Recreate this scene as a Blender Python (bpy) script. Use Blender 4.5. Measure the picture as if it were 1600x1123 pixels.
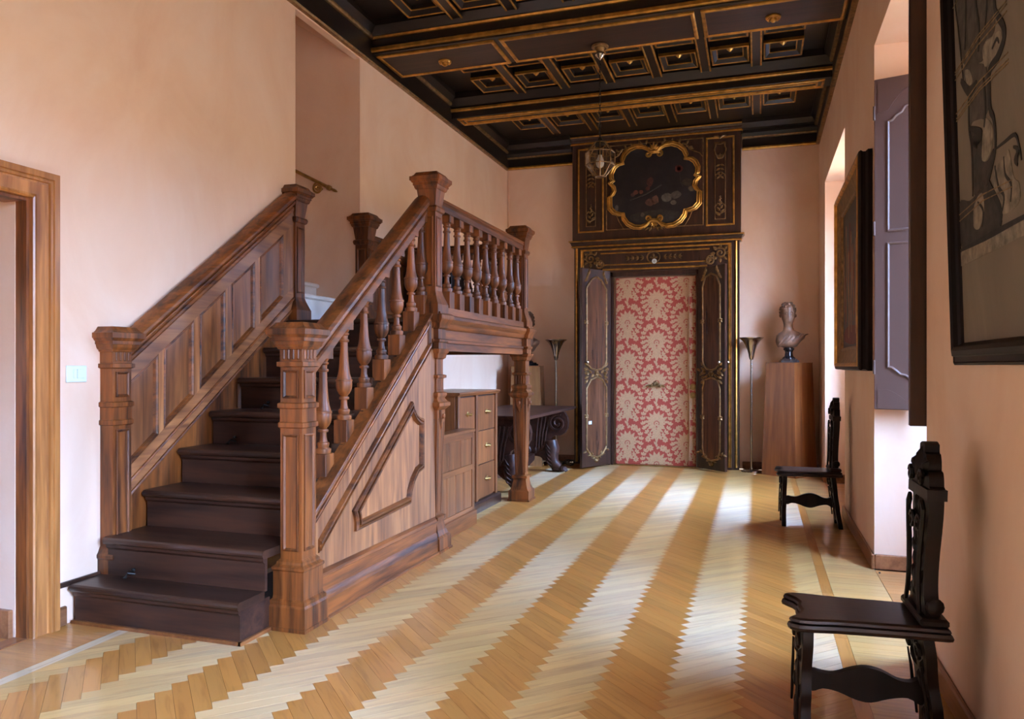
import bpy, bmesh, math, random
from mathutils import Matrix, Vector
random.seed(7)
S = bpy.context.scene
for o in list(bpy.data.objects): bpy.data.objects.remove(o)
COL = S.collection
PI = math.pi
# ---------------------------------------------------------------- camera, sky, exposure
cam_d = bpy.data.cameras.new('camera'); cam = bpy.data.objects.new('camera', cam_d); COL.objects.link(cam)
cam.location = (0, 0, 1.35); cam.rotation_euler = (PI/2, 0, math.atan(385/1180))
cam_d.sensor_width = 36; cam_d.lens = 1180/1600*36; cam_d.shift_y = 10.5/1600; cam_d.clip_start = .05
S.camera = cam
S.view_settings.view_transform = 'Standard'; S.view_settings.look = 'None'
S.view_settings.exposure = 0.58; S.view_settings.gamma = 1; S.view_settings.use_curve_mapping = False
S.cycles.use_denoising = True
S.cycles.max_bounces = 10; S.cycles.diffuse_bounces = 6; S.cycles.glossy_bounces = 4
S.cycles.transparent_max_bounces = 12; S.cycles.sample_clamp_indirect = 6
SKY = 19.0
W = bpy.data.worlds.new('sky'); S.world = W; W.use_nodes = True
wn = W.node_tree.nodes; wl = W.node_tree.links; wn.clear()
wo = wn.new('ShaderNodeOutputWorld'); wb = wn.new('ShaderNodeBackground'); wt = wn.new('ShaderNodeTexCoord')
wx = wn.new('ShaderNodeSeparateXYZ'); wr = wn.new('ShaderNodeValToRGB'); wm = wn.new('ShaderNodeMapRange')
wm.inputs[1].default_value = -1; wm.inputs[2].default_value = 1
wl.new(wt.outputs['Generated'], wx.inputs[0]); wl.new(wx.outputs[2], wm.inputs[0]); wl.new(wm.outputs[0], wr.inputs[0])
e = wr.color_ramp.elements
e[0].position = .0; e[0].color = (.30, .24, .18, 1)       # street paving below the horizon
e[1].position = 1.0; e[1].color = (1.6, 2.65, 5.0, 1)    # sky, brightest overhead
for p_, c_ in ((.49, (.30, .24, .18)), (.54, (.40, .33, .27)), (.585, (1.1, 1.75, 3.2)), (.72, (1.6, 2.6, 4.9))):   # house fronts opposite, then hazy sky
    k = e.new(p_); k.color = (*c_, 1)
wl.new(wr.outputs[0], wb.inputs[0]); wb.inputs[1].default_value = SKY; wl.new(wb.outputs[0], wo.inputs[0])
WINS = [(-.5, 1.6), (3.89, 5.54), (7.35, 9.47)]   # windows in the right wall (y ranges); the first, out of view, is added for foreground light
XR, XL, YB, YF, ZT = .735, -3.45, 10.38, -3.6, 4.17
for y0, y1 in WINS:                                        # portals only steer the sky's sampling
    ld = bpy.data.lights.new('window_portal', 'AREA'); ld.shape = 'RECTANGLE'; ld.size = 3.3; ld.size_y = y1-y0-.1
    ld.cycles.is_portal = True
    lo = bpy.data.objects.new('window_portal', ld); COL.objects.link(lo)
    lo.location = (2.2, (y0+y1)/2, 1.75); lo.rotation_euler = (0, PI/2, 0)

# ---------------------------------------------------------------- materials
def newmat(name):
    m = bpy.data.materials.new(name); m.use_nodes = True
    nt = m.node_tree; return m, nt, nt.nodes['Principled BSDF']
def N(nt, t, **kw):
    n = nt.nodes.new(t)
    for a, b in kw.items(): setattr(n, a, b)
    return n
def ramp(nt, fac, stops):
    r = N(nt, 'ShaderNodeValToRGB'); nt.links.new(fac, r.inputs[0]); el = r.color_ramp.elements
    el[0].position, el[0].color = stops[0][0], (*stops[0][1], 1); el[1].position, el[1].color = stops[-1][0], (*stops[-1][1], 1)
    for p, c in stops[1:-1]: q = el.new(p); q.color = (*c, 1)
    return r
def plain(name, col, rough=.5, metal=0, var=.12, scale=8, bump=0, **kw):
    m, nt, b = newmat(name)
    tc = N(nt, 'ShaderNodeTexCoord'); no = N(nt, 'ShaderNodeTexNoise'); no.inputs['Scale'].default_value = scale; no.inputs['Detail'].default_value = 5
    nt.links.new(tc.outputs['Object'], no.inputs[0])
    r = ramp(nt, no.outputs[0], [(.3, [c*(1-var) for c in col]), (.7, [min(1, c*(1+var)) for c in col])])
    nt.links.new(r.outputs[0], b.inputs['Base Color'])
    b.inputs['Roughness'].default_value = rough; b.inputs['Metallic'].default_value = metal
    if bump:
        bp = N(nt, 'ShaderNodeBump'); bp.inputs['Strength'].default_value = bump; bp.inputs['Distance'].default_value = .01
        nt.links.new(no.outputs[0], bp.inputs['Height']); nt.links.new(bp.outputs[0], b.inputs['Normal'])
    for a, v in kw.items(): b.inputs[a].default_value = v
    return m
def wood(name, c1, c2, axis='Z', rough=.38, scale=1.0, knots=.35, coat=.15, uv=False, coat_rough=.2, spec=.5):
    """grain runs along the given axis; darker growth lines, some blotches, a little tone change from piece to piece"""
    m, nt, b = newmat(name)
    tc = N(nt, 'ShaderNodeTexCoord'); mp = N(nt, 'ShaderNodeMapping'); oi = N(nt, 'ShaderNodeObjectInfo')
    s = [14*scale]*3; s['XYZ'.index(axis)] = 1.1*scale; mp.inputs['Scale'].default_value = s
    nt.links.new(tc.outputs['UV' if uv else 'Object'], mp.inputs[0])
    ad = N(nt, 'ShaderNodeVectorMath', operation='ADD'); mu = N(nt, 'ShaderNodeMath', operation='MULTIPLY'); mu.inputs[1].default_value = 37
    nt.links.new(oi.outputs['Random'], mu.inputs[0]); nt.links.new(mp.outputs[0], ad.inputs[0]); nt.links.new(mu.outputs[0], ad.inputs[1])
    n1 = N(nt, 'ShaderNodeTexNoise'); n1.inputs['Scale'].default_value = 1.0; n1.inputs['Detail'].default_value = 6; n1.inputs['Distortion'].default_value = knots*2
    nt.links.new(ad.outputs[0], n1.inputs[0])
    n2 = N(nt, 'ShaderNodeTexNoise'); n2.inputs['Scale'].default_value = 5; n2.inputs['Detail'].default_value = 3
    nt.links.new(ad.outputs[0], n2.inputs[0])
    mx = N(nt, 'ShaderNodeMath', operation='MULTIPLY_ADD'); mx.inputs[1].default_value = .35
    sb = N(nt, 'ShaderNodeMath', operation='SUBTRACT'); sb.inputs[1].default_value = .17
    nt.links.new(n2.outputs[0], mx.inputs[0]); nt.links.new(n1.outputs[0], mx.inputs[2]); nt.links.new(mx.outputs[0], sb.inputs[0])
    mid = [(a+c)/2 for a, c in zip(c1, c2)]
    r = ramp(nt, sb.outputs[0], [(.30, c1), (.5, mid), (.68, c2)])
    hs = N(nt, 'ShaderNodeHueSaturation'); mr = N(nt, 'ShaderNodeMapRange'); mr.inputs[3].default_value = .82; mr.inputs[4].default_value = 1.2
    nt.links.new(oi.outputs['Random'], mr.inputs[0]); nt.links.new(mr.outputs[0], hs.inputs['Value']); nt.links.new(r.outputs[0], hs.inputs['Color'])
    nt.links.new(hs.outputs[0], b.inputs['Base Color'])
    b.inputs['Roughness'].default_value = rough; b.inputs['Coat Weight'].default_value = coat; b.inputs['Coat Roughness'].default_value = coat_rough; b.inputs['Specular IOR Level'].default_value = spec
    bp = N(nt, 'ShaderNodeBump'); bp.inputs['Strength'].default_value = .12; bp.inputs['Distance'].default_value = .003
    nt.links.new(n2.outputs[0], bp.inputs['Height']); nt.links.new(bp.outputs[0], b.inputs['Normal'])
    return m
def plaster(name, c1, c2, c3):
    m, nt, b = newmat(name)
    tc = N(nt, 'ShaderNodeTexCoord'); mp = N(nt, 'ShaderNodeMapping'); mp.inputs['Scale'].default_value = (1, 1, .7)
    nt.links.new(tc.outputs['Object'], mp.inputs[0])
    n1 = N(nt, 'ShaderNodeTexNoise'); n1.inputs['Scale'].default_value = 1.3; n1.inputs['Detail'].default_value = 7; n1.inputs['Roughness'].default_value = .62; n1.inputs['Distortion'].default_value = .8
    nt.links.new(mp.outputs[0], n1.inputs[0])
    r = ramp(nt, n1.outputs[0], [(.32, c1), (.5, c2), (.68, c3)]); nt.links.new(r.outputs[0], b.inputs['Base Color'])
    b.inputs['Roughness'].default_value = .75
    n2 = N(nt, 'ShaderNodeTexNoise'); n2.inputs['Scale'].default_value = 60; nt.links.new(mp.outputs[0], n2.inputs[0])
    bp = N(nt, 'ShaderNodeBump'); bp.inputs['Strength'].default_value = .08; bp.inputs['Distance'].default_value = .004
    nt.links.new(n2.outputs[0], bp.inputs['Height']); nt.links.new(bp.outputs[0], b.inputs['Normal'])
    return m
M = {}
M['plaster'] = plaster('peach_plaster', (.78, .51, .335), (.82, .57, .39), (.85, .63, .46))
M['plaster_white'] = plaster('pale_plaster', (.80, .72, .64), (.84, .76, .68), (.86, .79, .72))
M['walnut'] = wood('walnut_upright', (.032, .0078, .0018), (.262, .075, .0125), 'Z', coat=.22, coat_rough=.28, rough=.5, spec=.35)
M['walnut_y'] = wood('walnut_lengthwise', (.032, .0078, .0018), (.262, .075, .0125), 'Y', coat=.22, coat_rough=.28, rough=.5, spec=.35)
M['walnut_x'] = wood('walnut_across', (.032, .0078, .0018), (.262, .075, .0125), 'X', coat=.22, coat_rough=.28, rough=.5, spec=.35)
M['burl'] = wood('walnut_panel', (.15, .046, .013), (.43, .17, .053), 'Z', scale=.55, knots=1.2, coat=.35, coat_rough=.3, rough=.5, spec=.6)
M['burl_y'] = wood('walnut_board_lengthwise', (.15, .046, .013), (.40, .155, .048), 'Y', scale=.7, knots=1.0, coat=.35, coat_rough=.3, rough=.5, spec=.6)
M['panel_dark'] = wood('walnut_panel_figured', (.10, .030, .008), (.33, .115, .030), 'Z', scale=.5, knots=1.6, coat=.35, coat_rough=.3, rough=.5, spec=.5)
M['tread'] = wood('dark_stair_wood', (.020, .008, .0045), (.060, .023, .011), 'X', rough=.36, coat=.1, spec=.45)
M['riser'] = wood('stair_riser_wood', (.020, .008, .005), (.065, .024, .012), 'X', rough=.5, coat=.05, spec=.3)
M['casing'] = wood('door_casing_wood', (.20, .066, .015), (.46, .185, .048), 'Z', coat=.35, rough=.3)
M['casing_y'] = wood('door_casing_wood_across', (.20, .066, .015), (.46, .185, .048), 'Y', coat=.35, rough=.3)
M['skirt'] = wood('skirting_wood', (.16, .060, .022), (.30, .125, .05), 'Y', coat=.3)
M['ceil'] = wood('ceiling_wood', (.007, .004, .003), (.016, .008, .005), 'X', rough=.35, coat=.15)
M['ceil_panel'] = wood('ceiling_panel_wood', (.022, .010, .006), (.050, .022, .011), 'X', rough=.45, coat=.0, spec=.3)
M['gilt'] = plain('old_gilding', (.56, .29, .060), .36, .85, .35, 14)
M['gilt_dark'] = plain('worn_gilding', (.23, .13, .045), .45, .6, .45, 22, .3)
M['portal'] = wood('portal_wood', (.018, .008, .005), (.055, .022, .012), 'Z', rough=.3, coat=.3)
M['leafwood'] = wood('leaf_panel_wood', (.040, .015, .008), (.15, .055, .022), 'Z', rough=.25, coat=.4)
M['black_wood'] = wood('ebonised_wood', (.004, .0025, .002), (.014, .007, .005), 'Z', rough=.45, coat=.0, spec=.18)
M['black_wood_x'] = wood('ebonised_seat_wood', (.006, .003, .002), (.024, .010, .006), 'X', rough=.34, coat=.1, spec=.4)
M['oakcab'] = wood('cabinet_wood', (.12, .036, .009), (.27, .090, .024), 'Z', coat=.25)
M['oakcab_y'] = wood('cabinet_wood_across', (.12, .036, .009), (.27, .090, .024), 'Y', coat=.25)
M['dark_line'] = plain('dark_groove', (.03, .013, .008), .6)
M['tablewood'] = wood('dark_table_wood', (.018, .007, .005), (.065, .024, .015), 'Y', rough=.42, coat=.05, spec=.25)
M['pedestal'] = wood('pedestal_veneer', (.15, .045, .012), (.27, .085, .022), 'Z', rough=.25, coat=.4, scale=.7)
M['pedestal_pale'] = wood('pedestal_pale_veneer', (.26, .11, .040), (.40, .19, .07), 'Z', rough=.25, coat=.4, scale=.7)
M['marble'] = plain('white_marble', (.78, .74, .66), .35, 0, .08, 6)
M['bronze'] = plain('bust_terracotta', (.16, .080, .042), .55, 0, .45, 14, .3)
M['black_stone'] = plain('black_marble', (.012, .011, .012), .12, 0, .3, 5)
M['brass'] = plain('aged_brass', (.42, .27, .09), .35, .9, .25, 20)
M['nickel'] = plain('brushed_nickel', (.55, .50, .44), .22, 1, .1, 20)
M['iron'] = plain('dark_iron', (.02, .016, .013), .5, .6, .3, 20)
M['shutter'] = plain('brown_shutter_paint', (.085, .045, .034), .45, 0, .06, 3)
M['shutter_bead'] = plain('shutter_bead_paint', (.13, .08, .066), .4, 0, .06, 3)
M['white_plastic'] = plain('white_plastic', (.72, .82, .82), .3, 0, .02)
M['white_paint'] = plain('white_window_paint', (.75, .73, .70), .4, 0, .04)
M['canvas_dark'] = plain('dark_old_canvas', (.014, .009, .008), .45, 0, .5, 6)
M['shade'] = plain('black_rubber', (.01, .01, .01), .6)
M['bulb'] = plain('frosted_white_bulb', (.85, .82, .76), .3, 0, .02)
M['stone'] = plain('grey_stone', (.32, .28, .24), .7)
def red_fabric():
    m, nt, b = newmat('red_damask_ground')
    tc = N(nt, 'ShaderNodeTexCoord'); w = N(nt, 'ShaderNodeTexWave'); w.inputs['Scale'].default_value = 60; w.bands_direction = 'Z'
    nt.links.new(tc.outputs['Object'], w.inputs[0]); r = ramp(nt, w.outputs['Fac'], [(0, (.33, .038, .016)), (1, (.42, .055, .026))])
    nt.links.new(r.outputs[0], b.inputs['Base Color']); b.inputs['Roughness'].default_value = .6; b.inputs['Sheen Weight'].default_value = .3
    return m
M['damask'] = red_fabric()
M['damask_pat'] = plain('cream_damask_weave', (.52, .30, .15), .55, 0, .14, 90)
def glass(name, tint, refl=1.0):
    m = bpy.data.materials.new(name); m.use_nodes = True; nt = m.node_tree; nt.nodes.clear()
    out = N(nt, 'ShaderNodeOutputMaterial'); tr = N(nt, 'ShaderNodeBsdfTransparent'); gl = N(nt, 'ShaderNodeBsdfGlossy'); mx = N(nt, 'ShaderNodeMixShader'); lw = N(nt, 'ShaderNodeLayerWeight'); fr = N(nt, 'ShaderNodeMath', operation='POWER'); ad = N(nt, 'ShaderNodeMath', operation='MULTIPLY_ADD')
    tr.inputs[0].default_value = (*tint, 1); gl.inputs['Roughness'].default_value = .02; lw.inputs[0].default_value = .5; fr.inputs[1].default_value = 5; ad.inputs[1].default_value = .95; ad.inputs[2].default_value = .045
    mu = N(nt, 'ShaderNodeMath', operation='MULTIPLY'); mu.inputs[1].default_value = refl
    nt.links.new(lw.outputs['Facing'], fr.inputs[0]); nt.links.new(fr.outputs[0], ad.inputs[0]); nt.links.new(ad.outputs[0], mu.inputs[0]); nt.links.new(mu.outputs[0], mx.inputs[0])
    nt.links.new(tr.outputs[0], mx.inputs[1]); nt.links.new(gl.outputs[0], mx.inputs[2]); nt.links.new(mx.outputs[0], out.inputs[0])
    return m
M['pane'] = glass('window_glass', (.97, .98, .98))
M['lantern_glass'] = glass('lantern_glass', (.88, .87, .85), 2.4)
M['picture_glass'] = glass('picture_glass', (.95, .95, .95), .8)
def oak_floor():
    m, nt, b = newmat('oak_parquet')
    uv = N(nt, 'ShaderNodeUVMap', uv_map='UVMap'); at = N(nt, 'ShaderNodeAttribute', attribute_name='tint')
    mp = N(nt, 'ShaderNodeMapping'); mp.inputs['Scale'].default_value = (2.2, 26, 1); nt.links.new(uv.outputs[0], mp.inputs[0])
    n1 = N(nt, 'ShaderNodeTexNoise'); n1.inputs['Scale'].default_value = 1.4; n1.inputs['Detail'].default_value = 6; n1.inputs['Distortion'].default_value = .9
    nt.links.new(mp.outputs[0], n1.inputs[0])
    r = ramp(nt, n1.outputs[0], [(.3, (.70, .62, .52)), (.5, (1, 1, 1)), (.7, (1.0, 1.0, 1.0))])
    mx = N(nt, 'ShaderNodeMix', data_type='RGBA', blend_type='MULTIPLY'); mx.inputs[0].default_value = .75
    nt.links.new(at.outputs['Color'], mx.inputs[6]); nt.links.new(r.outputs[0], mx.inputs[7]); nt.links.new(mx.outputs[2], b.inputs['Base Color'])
    b.inputs['Roughness'].default_value = .47; b.inputs['Anisotropic'].default_value = .95
    b.inputs['Anisotropic Rotation'].default_value = FLOOR_ROT
    b.inputs['Specular IOR Level'].default_value = 1.0; b.inputs['Specular Tint'].default_value = (1, .90, .74, 1)
    tg = N(nt, 'ShaderNodeTangent', direction_type='UV_MAP', uv_map='UVMap'); nt.links.new(tg.outputs[0], b.inputs['Tangent'])
    b.inputs['Coat Weight'].default_value = .5; b.inputs['Coat Roughness'].default_value = .08
    bp = N(nt, 'ShaderNodeBump'); bp.inputs['Strength'].default_value = .05; bp.inputs['Distance'].default_value = .002
    nt.links.new(n1.outputs[0], bp.inputs['Height']); nt.links.new(bp.outputs[0], b.inputs['Normal'])
    return m
FLOOR_ROT = .25
M['oak'] = oak_floor()

# ---------------------------------------------------------------- mesh helpers
STUFFY = {'drawn_leg_shade', 'drawn_deep_shade', 'carving', 'leaf_carving', 'gilt_carving', 'trestle_carving', 'back_carving', 'leg_carving', 'drawn_highlight', 'drawn_line', 'warm_streak', 'painted_figures', 'painted_drapery', 'hair', 'chain', 'flutes', 'gilt_scroll'}
class MB:
    def __init__(s): s.v = []; s.f = []; s.m = None
    def add(s, vs, fs):
        n = len(s.v)
        s.v += [tuple(s.m @ Vector(p)) if s.m else tuple(p) for p in vs]; s.f += [tuple(n+i for i in f) for f in fs]; return s
    def box(s, x0, x1, y0, y1, z0, z1, ch=0):
        if x1 < x0: x0, x1 = x1, x0
        if y1 < y0: y0, y1 = y1, y0
        if z1 < z0: z0, z1 = z1, z0
        ch = min(ch, (x1-x0)*.45, (y1-y0)*.45, (z1-z0)*.45)
        if ch <= 0:
            return s.add([(x, y, z) for x in (x0, x1) for y in (y0, y1) for z in (z0, z1)],
                         [(0, 1, 3, 2), (4, 6, 7, 5), (0, 4, 5, 1), (2, 3, 7, 6), (0, 2, 6, 4), (1, 5, 7, 3)])
        vs = []; L = [(x0, x1), (y0, y1), (z0, z1)]; I = {}
        for i in (0, 1):
            for j in (0, 1):
                for k in (0, 1):
                    for a in range(3):
                        p = [L[0][i], L[1][j], L[2][k]]; sg = [1-2*i, 1-2*j, 1-2*k]
                        for b in range(3):
                            if b != a: p[b] += sg[b]*ch
                        I[i, j, k, a] = len(vs); vs.append(p)
        fs = []
        for a in range(3):
            b, c = (a+1) % 3, (a+2) % 3
            for e in (0, 1):
                def g(u, w, a=a, b=b, c=c, e=e):
                    q = [0, 0, 0]; q[a] = e; q[b] = u; q[c] = w; return I[q[0], q[1], q[2], a]
                f = [g(0, 0), g(1, 0), g(1, 1), g(0, 1)]; fs.append(f if e else f[::-1])
            for u in (0, 1):
                for w in (0, 1):
                    def h(e, ax, a=a, b=b, c=c, u=u, w=w):
                        q = [0, 0, 0]; q[a] = e; q[b] = u; q[c] = w; return I[q[0], q[1], q[2], ax]
                    f = [h(0, b), h(1, b), h(1, c), h(0, c)]; fs.append(f if u == w else f[::-1])
        for i in (0, 1):
            for j in (0, 1):
                for k in (0, 1):
                    f = [I[i, j, k, 0], I[i, j, k, 1], I[i, j, k, 2]]; fs.append(f if (i+j+k) % 2 else f[::-1])
        return s.add(vs, fs)
    def rings(s, rs, caps=True, closed=True):
        n = len(rs[0]); vs = [p for r in rs for p in r]; fs = []
        for i in range(len(rs)-1):
            for j in range(n if closed else n-1):
                k = (j+1) % n; fs.append((i*n+j, i*n+k, (i+1)*n+k, (i+1)*n+j))
        if caps: fs += [tuple(range(n))[::-1], tuple((len(rs)-1)*n+j for j in range(n))]
        return s.add(vs, fs)
    def sq(s, prof, cx, cy, kx=1, ky=1):                       # mitred square turning: prof = (z, half width)
        return s.rings([[(cx-h*kx, cy-h*ky, z), (cx+h*kx, cy-h*ky, z), (cx+h*kx, cy+h*ky, z), (cx-h*kx, cy+h*ky, z)] for z, h in prof])
    def lathe(s, prof, cx=0, cy=0, n=16, ph=0):
        return s.rings([[(cx+r*math.cos(2*PI*i/n+ph), cy+r*math.sin(2*PI*i/n+ph), z) for i in range(n)] for z, r in prof])
    def tube(s, pts, r, n=6, closed=False, flat=None):
        P = [Vector(p) for p in pts]; rs = []; K = len(P); prev = None
        for i, p in enumerate(P):
            a = P[(i-1) % K] if (closed or i > 0) else p; b = P[(i+1) % K] if (closed or i < K-1) else p
            t = (b-a).normalized() if (b-a).length > 1e-9 else Vector((0, 0, 1))
            if prev is None: u = t.orthogonal().normalized()
            else:
                u = prev - t*prev.dot(t); u = u.normalized() if u.length > 1e-6 else t.orthogonal().normalized()
            if flat is not None:
                fl = Vector(flat); u = fl - t*fl.dot(t); u = u.normalized() if u.length > 1e-6 else t.orthogonal().normalized()
            prev = u; w = t.cross(u); R = r[i] if isinstance(r, (list, tuple)) else r
            rs.append([tuple(p+u*R*math.cos(2*PI*j/n)+w*R*math.sin(2*PI*j/n)) for j in range(n)])
        if closed: return s.rings(rs+[rs[0]], caps=False)
        return s.rings(rs)
    def prism(s, poly, f, a, b):                                # poly 2D, f(u, w, depth) -> xyz
        n = len(poly); vs = [f(u, w, a) for u, w in poly]+[f(u, w, b) for u, w in poly]
        return s.add(vs, [tuple(range(n))[::-1], tuple(range(n, 2*n))]+[(i, (i+1) % n, n+(i+1) % n, n+i) for i in range(n)])
    def frame(s, poly, prof, f, closed=True):                   # moulding swept round a polygon: prof = (inset, height)
        return s.rings([[f(u, w, h) for u, w in offset(poly, t)] for t, h in prof], caps=False)
    def sweep(s, prof, p0, p1, f):                              # profile (a, b) carried straight from p0 to p1; f(a, b) -> xyz offset
        A = [tuple(Vector(p0)+Vector(f(a, b))) for a, b in prof]; B = [tuple(Vector(p1)+Vector(f(a, b))) for a, b in prof]
        return s.rings([A, B])
    def ell(s, c, r, n=10, m=6):
        rs = []
        for i in range(1, m):
            t = PI*i/m; rs.append([(c[0]+r[0]*math.sin(t)*math.cos(2*PI*j/n), c[1]+r[1]*math.sin(t)*math.sin(2*PI*j/n), c[2]-r[2]*math.cos(t)) for j in range(n)])
        return s.rings(rs)
    def build(s, name, mat, parent=None, sharp=24, smooth=True, kind=None, label=None, raw=False):
        me = bpy.data.meshes.new(name)
        org = (0, 0, 0)
        if parent is not None and not raw:
            q = parent; org = Vector((0, 0, 0))
            while q is not None: org = org+q.location; q = q.parent
        me.from_pydata([(p[0]-org[0], p[1]-org[1], p[2]-org[2]) for p in s.v], [], s.f)
        bm = bmesh.new(); bm.from_mesh(me); bmesh.ops.recalc_face_normals(bm, faces=bm.faces); bm.to_mesh(me); bm.free()
        if smooth:
            for p in me.polygons: p.use_smooth = True
            me.set_sharp_from_angle(angle=math.radians(sharp))
        me.materials.append(M[mat] if isinstance(mat, str) else mat)
        o = bpy.data.objects.new(name, me); COL.objects.link(o)
        if parent is not None: o.parent = parent
        if kind: o['kind'] = kind
        elif name in STUFFY: o['kind'] = 'stuff'
        if label: o['label'] = label
        return o
def offset(poly, t):
    n = len(poly); area = sum(poly[i][0]*poly[(i+1) % n][1]-poly[(i+1) % n][0]*poly[i][1] for i in range(n)); sg = 1 if area > 0 else -1
    out = []
    for i in range(n):
        a, b, c = Vector(poly[i-1]), Vector(poly[i]), Vector(poly[(i+1) % n])
        d1, d2 = (b-a).normalized(), (c-b).normalized()
        n1, n2 = Vector((-d1.y, d1.x))*sg, Vector((-d2.y, d2.x))*sg
        k = 1+n1.dot(n2); m = (n1+n2)/k if k > .15 else n1
        out.append((b.x+m.x*t, b.y+m.y*t))
    return out
def curvy(P, keep=(), n=4):                                     # Catmull-Rom through a closed outline; indices in keep stay sharp
    out = []; K = len(P)
    for i in range(K):
        p0, p1, p2, p3 = P[i-1], P[i], P[(i+1) % K], P[(i+2) % K]
        if i in keep: p0 = p1
        if (i+1) % K in keep: p3 = p2
        for k in range(n):
            t = k/n
            out.append(tuple(.5*(2*b+(c-a)*t+(2*a-5*b+4*c-d)*t*t+(3*b-a-3*c+d)*t**3) for a, b, c, d in zip(p0, p1, p2, p3)))
    return out
def rect(a, b, c, d): return [(a, c), (b, c), (b, d), (a, d)]
def thing(name, label, cat, loc=(0, 0, 0), rz=0, group=None):
    o = bpy.data.objects.new(name, None); COL.objects.link(o); o.empty_display_size = .1
    o.location = loc; o.rotation_euler = (0, 0, rz); o['label'] = label; o['category'] = cat
    if group: o['group'] = group
    return o
def tag(o, label, cat, group=None):
    o['label'] = label; o['category'] = cat
    if group: o['group'] = group
    return o
def struct(o, label=None):
    o['kind'] = 'structure'
    if label: o['label'] = label
    return o
def sempty(name, label=None, loc=(0, 0, 0)):
    o = bpy.data.objects.new(name, None); COL.objects.link(o); o.location = loc; return struct(o, label)
def copy_tree(o, parent=None):
    c = o.copy(); COL.objects.link(c)
    if parent is not None: c.parent = parent
    for ch in [x for x in o.children]: copy_tree(ch, c)
    return c
XZ = lambda y0, s=-1: (lambda u, w, d: (u, y0+s*d, w))            # drawn on a wall facing the camera
YZ = lambda x0, s=1: (lambda u, w, d: (x0+s*d, u, w))
def arc(cx, cy, r, a0, a1, n=8, ry=None):
    return [(cx+r*math.cos(math.radians(a0+(a1-a0)*i/n)), cy+(ry or r)*math.sin(math.radians(a0+(a1-a0)*i/n))) for i in range(n+1)]
def spiral(cx, cy, r0, r1, a0, turns, n=14):
    out = []
    for i in range(n+1):
        t = i/n; r = r0+(r1-r0)*t; a = a0+turns*2*PI*t; out.append((cx+r*math.cos(a), cy+r*math.sin(a)))
    return out
def leafpoly(cx, cy, L, w, ang, teeth=0):
    pts = []; n = 6
    for sgn in (1, -1):
        rng = range(n+1) if sgn == 1 else range(n-1, 0, -1)
        for i in rng:
            t = i/n; h = w*math.sin(PI*t**.8)*(1+(teeth*(.35 if i % 2 else -.25)))
            pts.append((L*t, sgn*h))
    ca, sa = math.cos(ang), math.sin(ang)
    return [(cx+x*ca-y*sa, cy+x*sa+y*ca) for x, y in pts]
def carve_leaf(b, f, cx, cy, L, w, ang, h=.02):
    """a small rounded acanthus lobe lying on a surface"""
    P = leafpoly(cx, cy, L, w, ang); n = len(P); mx = cx+math.cos(ang)*L*.5; my = cy+math.sin(ang)*L*.5
    mid = [(mx+(x-mx)*.55, my+(y-my)*.55) for x, y in P]
    vs = [f(x, y, 0) for x, y in P]+[f(x, y, h*.75) for x, y in mid]+[f(mx, my, h)]
    fs = [(i, (i+1) % n, n+(i+1) % n, n+i) for i in range(n)]+[(n+i, n+(i+1) % n, 2*n) for i in range(n)]
    b.add(vs, fs)
def scroll(b, f, pts, r, h=.012):
    k = len(pts); b.tube([f(x, y, h) for x, y in pts], [r*(.55+.45*math.sin(PI*min(1, .15+.85*i/(k-1)))) for i in range(k)], 6)

# ---------------------------------------------------------------- room shell
T = 1.2
b = MB(); x0, x1 = XL-.06, XL
b.box(x0, x1, YF, 1.9, 0, 4.8).box(x0, x1, 1.9, 2.81, 2.19, 4.8).box(x0, x1, 2.81, 5.10, 0, 4.8)
b.box(x0, x1, 5.10, 6.11, 0, 1.69).box(x0, x1, 5.10, 6.11, 4.15, 4.8).box(x0, x1, 6.11, YB+.2, 0, 4.8)
struct(b.build('wall_left', 'plaster', smooth=False), 'peach plaster wall behind the staircase')
b = MB().box(XL, XR+T, YB, YB+.2, 0, 4.8); struct(b.build('wall_back', 'plaster', smooth=False), 'peach plaster end wall around the carved doorway')
b = MB().box(XL-.06, XR+T, YF-.2, YF, 0, 4.8); struct(b.build('wall_front', 'burl', smooth=False))  # unseen wall, finished in dark wood to cut the fill light
b = MB(); yy = YF
for a, c in WINS:
    b.box(XR, XR+T, yy, a, 0, 4.8).box(XR, XR+T, a, c, 3.49, 4.8); yy = c
b.box(XR, XR+T, yy, YB, 0, 4.8)
struct(b.build('wall_right', 'plaster', smooth=False), 'peach plaster window wall with deep recesses')
# stairwell niche
b = MB().box(-5.0, XL-.06, 6.11, 6.25, 0, 5.6); struct(b.build('wall_stairwell_far', 'plaster', smooth=False), 'peach side wall of the upper stair flight')
b = MB().box(-5.0, XL-.06, 4.96, 5.10, 0, 5.6); struct(b.build('wall_stairwell_near', 'plaster', smooth=False))
b = MB().box(-5.14, -5.0, 4.96, 6.25, 0, 5.6); struct(b.build('wall_stairwell_end', 'plaster', smooth=False))
b = MB().prism([(XL-.055, 4.15), (-5.0, 5.14), (-5.0, 5.3), (XL-.055, 4.4)], lambda u, w, d: (u, d, w), 5.0, 6.2); struct(b.build('ceiling_stairwell', 'plaster', smooth=False))
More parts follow.
